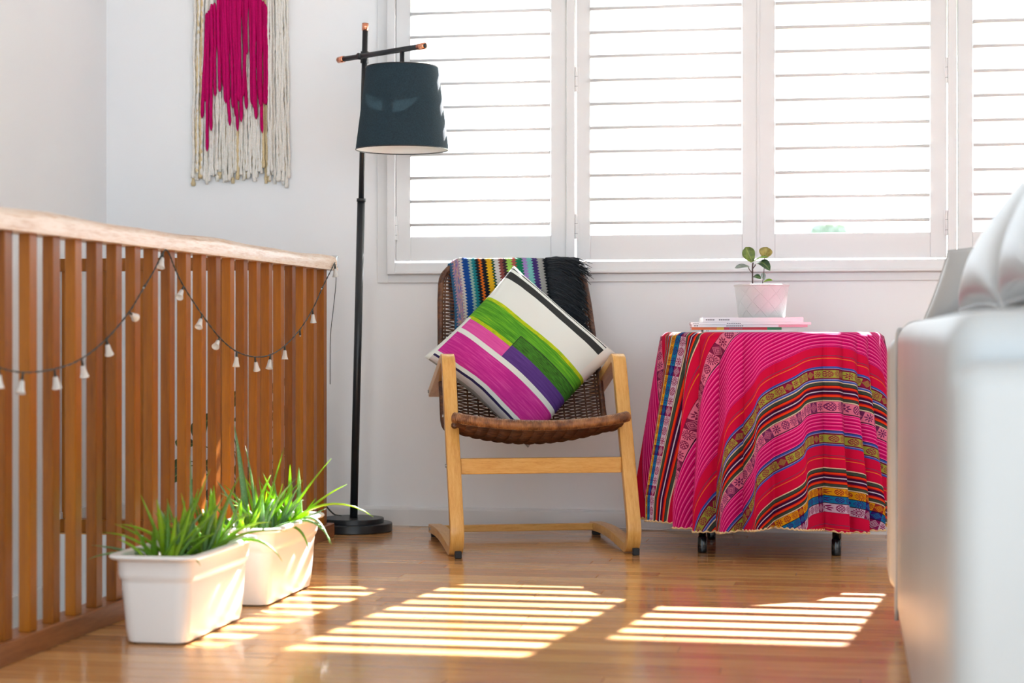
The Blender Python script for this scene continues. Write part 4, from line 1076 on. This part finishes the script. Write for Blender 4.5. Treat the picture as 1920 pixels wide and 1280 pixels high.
pl((1433, 484, 0.012), (1438, 463, 0.02), 24, 'lfD')
pl((1405, 500), (1378, 502, -0.01), 11, 'lfE', Vector((0, -0.7, 0.8)), bend=0.12)
pl((1412, 519), (1427, 522, -0.01), 9, 'lfC', Vector((0, -0.8, 0.6)), bend=0.3)
pl((1433, 524), (1430, 511, 0.0), 8, 'lfE')
pl((1431, 529), (1448, 525, -0.01), 7, 'lfL', Vector((0, -0.6, 0.8)), bend=0.12)

# ================================================================== SOFA
b = NB('white_leather'); n = b.noise(b.coord(), 3, 3); 
b.base(b.ramp(n, [(0.3, (0.385, 0.395, 0.395, 1)), (0.7, (0.43, 0.44, 0.435, 1))]), 0.34); b.bump(b.noise(b.coord(), 260, 3), 0.12, 0.001); M['leather'] = b.mat
M['foot'] = wood('honey_foot', S(190, 130, 60), S(206, 150, 80), S(220, 170, 100), (3, 3, 1), 0.4)
so = empty('sofa', (0.6, 3.6, 0), 0, 'off-white leather sofa at the right edge with its back to the room', 'sofa')
def rbox(x0, x1, y0, y1, z0, z1, r, seg, name, mat, parent, puff=0.0):
    m = MB(); m.box(x0, x1, y0, y1, z0, z1); me = m.mesh(name)
    bm = bmesh.new(); bm.from_mesh(me)
    bmesh.ops.bevel(bm, geom=list(bm.edges), offset=r, segments=seg, affect='EDGES', profile=0.5, clamp_overlap=True)
    bm.to_mesh(me); bm.free()
    o = finish(name, me, mat, parent, True, True); return o
SXF = 0.118
rbox(SXF, 0.62, 2.32, 4.66, 0.012, 0.752, 0.05, 6, 'padded_side', 'leather', so)
rbox(0.099, 0.95, 4.672, 4.93, 0.085, 0.715, 0.04, 6, 'far_arm', 'leather', so)
rbox(0.119, 0.95, 2.225, 2.315, 0.02, 0.688, 0.04, 8, 'near_arm', 'leather', so)
rbox(0.63, 0.95, 2.33, 4.66, 0.05, 1.0, 0.07, 6, 'backrest', 'leather', so)
for (x, y) in ((0.135, 4.74), (0.87, 4.82), (0.20, 2.27), (0.87, 2.27)):
    MB().lathe([(0.0, 0.0), (0.018, 0.0), (0.026, 0.088 if y > 3 else 0.03)], 16, (x + 0.02, y)).build('foot', 'foot', so, True)
# piping seam along the end of the side
MB().tube(cat_spline([(SXF - 0.001, 4.666, 0.02), (SXF - 0.001, 4.666, 0.35), (SXF - 0.001, 4.666, 0.69), (SXF + 0.018, 4.666, 0.735), (SXF + 0.06, 4.666, 0.752), (0.30, 4.666, 0.752), (0.6, 4.666, 0.752)], 8), 0.005, 8).build('piping', 'leather', so, True)
# loose back cushions standing above the sofa back
def pillow(cx, cy, cz, wdt, hgt, thk, lean, roll, yaw, label, shx=0.0, shz=0.0):
    t = empty('sofa_cushion', (cx, cy, cz - hgt / 2), 0, label, 'cushion', 'leather cushions along the sofa')
    Rm = Matrix.Rotation(yaw, 3, 'Z') @ Matrix.Rotation(lean, 3, 'Y') @ Matrix.Rotation(roll, 3, 'X')
    C = Vector((cx, cy, cz))
    def PP(a, c_, h):
        p = Rm @ Vector((h, a, c_)); x0_, z0_ = p.x, p.z
        p.x += shx * z0_; p.z += shz * x0_; return C + p
    n = 30; m = MB()
    for side in (1, -1):
        for j in range(n + 1):
            for i in range(n + 1):
                a, c_ = 2 * i / n - 1, 2 * j / n - 1
                a = math.copysign(abs(a) ** 0.75, a); c_ = math.copysign(abs(c_) ** 0.75, c_)
                h = thk / 2 * ((1 - abs(a) ** 2.6) * (1 - abs(c_) ** 2.6)) ** 0.5
                m.v.append(tuple(PP(a * wdt / 2 * (1 - 0.04 * (1 - c_ * c_) * a * a), c_ * hgt / 2 * (1 - 0.05 * (1 - a * a) * c_ * c_), side * (h + 0.004))))
    k = (n + 1) ** 2
    for j in range(n):
        for i in range(n):
            q = j * (n + 1) + i; m.f.append((q, q + 1, q + n + 2, q + n + 1)); m.f.append((k + q, k + q + n + 1, k + q + n + 2, k + q + 1))
    bd = [i for i in range(n + 1)] + [j * (n + 1) + n for j in range(1, n + 1)] + [n * (n + 1) + i for i in range(n - 1, -1, -1)] + [j * (n + 1) for j in range(n - 1, 0, -1)]
    for a, c_ in zip(bd, bd[1:] + bd[:1]): m.f.append((a, a + k, c_ + k, c_))
    m.build('cushion_cover', 'leather', t, True)
    pts = []
    for i in bd + bd[:1]: pts.append((Vector(m.v[i]) + Vector(m.v[i + k])) / 2)
    MB().tube(pts, 0.004, 6, False).build('seam_piping', 'leather', t, True)
pillow(0.335, 4.79, 0.846, 0.25, 0.205, 0.13, 0.0, 0.0, 1.35, 'grey-lit leather cushion with raised seams at the far end of the sofa', 0.36, 0.16)
pillow(0.385, 3.86, 0.938, 0.60, 0.42, 0.16, 0.66, 0.0, 0.06, 'plump white leather cushion in the middle of the sofa top')
pillow(0.37, 3.05, 0.945, 0.56, 0.40, 0.15, 0.50, 0.0, 0.04, 'pale bluish-white cushion nearest the camera on the sofa')

# ================================================================== SMALL THINGS
# flex along the skirting
fx = cat_spline([(-1.62, 6.82, 0.004), (-1.45, 6.84, 0.005), (-1.30, 6.842, 0.012), (-1.1, 6.84, 0.006), (-0.95, 6.836, 0.004), (-0.8, 6.838, 0.008), (-0.68, 6.84, 0.004), (-0.6, 6.842, 0.016), (-0.52, 6.82, 0.02)], 8)
M['wcord'] = plain('white_flex', S(222, 222, 220), 0.4)
tag(MB().tube(fx, 0.003, 8).build('power_cable', 'wcord', None, True), 'thin white cable lying along the bottom of the skirting board', 'cable')
pb = empty('power_board', (-0.47, 6.80, 0), 0, 'white power board on the floor behind the tablecloth', 'power board')
MB().box(-0.53, -0.41, 6.775, 6.825, 0.0, 0.036).build('body', 'wcord', pb, bevel=0.005)
MB().box(-0.50, -0.47, 6.785, 6.815, 0.036, 0.041).build('socket_plate', 'trim', pb, bevel=0.001)
# leafy plant on the landing behind the slats
lg_ = Vector((-2.20, 6.65, 0))
lpnt = empty('landing_plant', lg_, 0, 'dark green leafy pot plant on the landing behind the balustrades', 'potted plant')
m = MB(); m.lathe([(0.0, 0.0), (0.07, 0.0), (0.095, 0.15), (0.10, 0.155), (0.09, 0.155), (0.085, 0.13)], 28, (lg_.x, lg_.y)); m.build('pot', 'rubber', lpnt, True)
m = MB(); m.lathe([(0.0, 0.14), (0.087, 0.138)], 24, (lg_.x, lg_.y)); m.build('soil', 'soil', lpnt)
M['pothos'] = leafm('dark_glossy_leaf', S(20, 64, 34), S(40, 92, 48), 0.1)
rg = random.Random(31)
for k in range(26):
    az = rg.uniform(0, 6.28); rr_ = rg.uniform(0.05, 0.20); h = rg.uniform(0.14, 0.52)
    yo = max(-0.14, min(0.13, rr_ * math.sin(az))); tip = lg_ + Vector((rr_ * 1.3 * math.cos(az), yo, h))
    root = lg_ + Vector((0.02 * math.cos(az), 0.02 * math.sin(az), 0.138))
    MB().tube(cat_spline([root, (root + tip) / 2 + Vector((0, 0, 0.05)), tip], 5), 0.002, 6).build('stalk', 'pothos', lpnt, True)
    d = Vector((math.cos(az), 0.3 * math.sin(az), rg.uniform(-0.8, 0.3))).normalized()
    tp = tip + d * rg.uniform(0.06, 0.11); tp.y = min(tp.y, WY - 0.03); tp.y = max(tp.y, 6.475)
    obleaf(tip - lg_, tp - lg_, rg.uniform(0.04, 0.07), 'pothos', Vector((rg.uniform(-0.4, 0.4), -1, 0.4)), parent=lpnt)
# tree far outside
ft = empty('distant_tree', (10.8, 58.0, -3.0), 0, 'pale hazy tree far outside, showing low through the shutters', 'tree')
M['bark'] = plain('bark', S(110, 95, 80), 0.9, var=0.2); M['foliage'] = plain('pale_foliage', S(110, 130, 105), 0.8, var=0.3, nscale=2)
tcx = onY(1556, 432, 58.0)
ft.location = (tcx.x, 58.0, -3.0)
MB().tube([(tcx.x, 58, -3), (tcx.x + 0.1, 58, 0.5), (tcx.x, 58, 3.6)], [0.22, 0.16, 0.06], 8).build('trunk', 'bark', ft, True)
fo = MB()
for k in range(900):
    a = rg.uniform(0, 6.28); ct = rg.uniform(-1, 1); r_ = rg.random() ** 0.4; sn = math.sqrt(1 - ct * ct)
    p = Vector((tcx.x + 0.72 * r_ * sn * math.cos(a), 58 + 0.7 * r_ * sn * math.sin(a), 3.55 + 0.75 * r_ * ct))
    d1 = Vector((rg.uniform(-1, 1), rg.uniform(-1, 1), rg.uniform(-1, 1))).normalized() * 0.09; d2 = d1.orthogonal().normalized() * 0.05
    fo.add([p - d1, p + d2, p + d1, p - d2], [(0, 1, 2, 3)])
o = fo.build('crown', 'foliage', ft); o['kind'] = 'stuff'
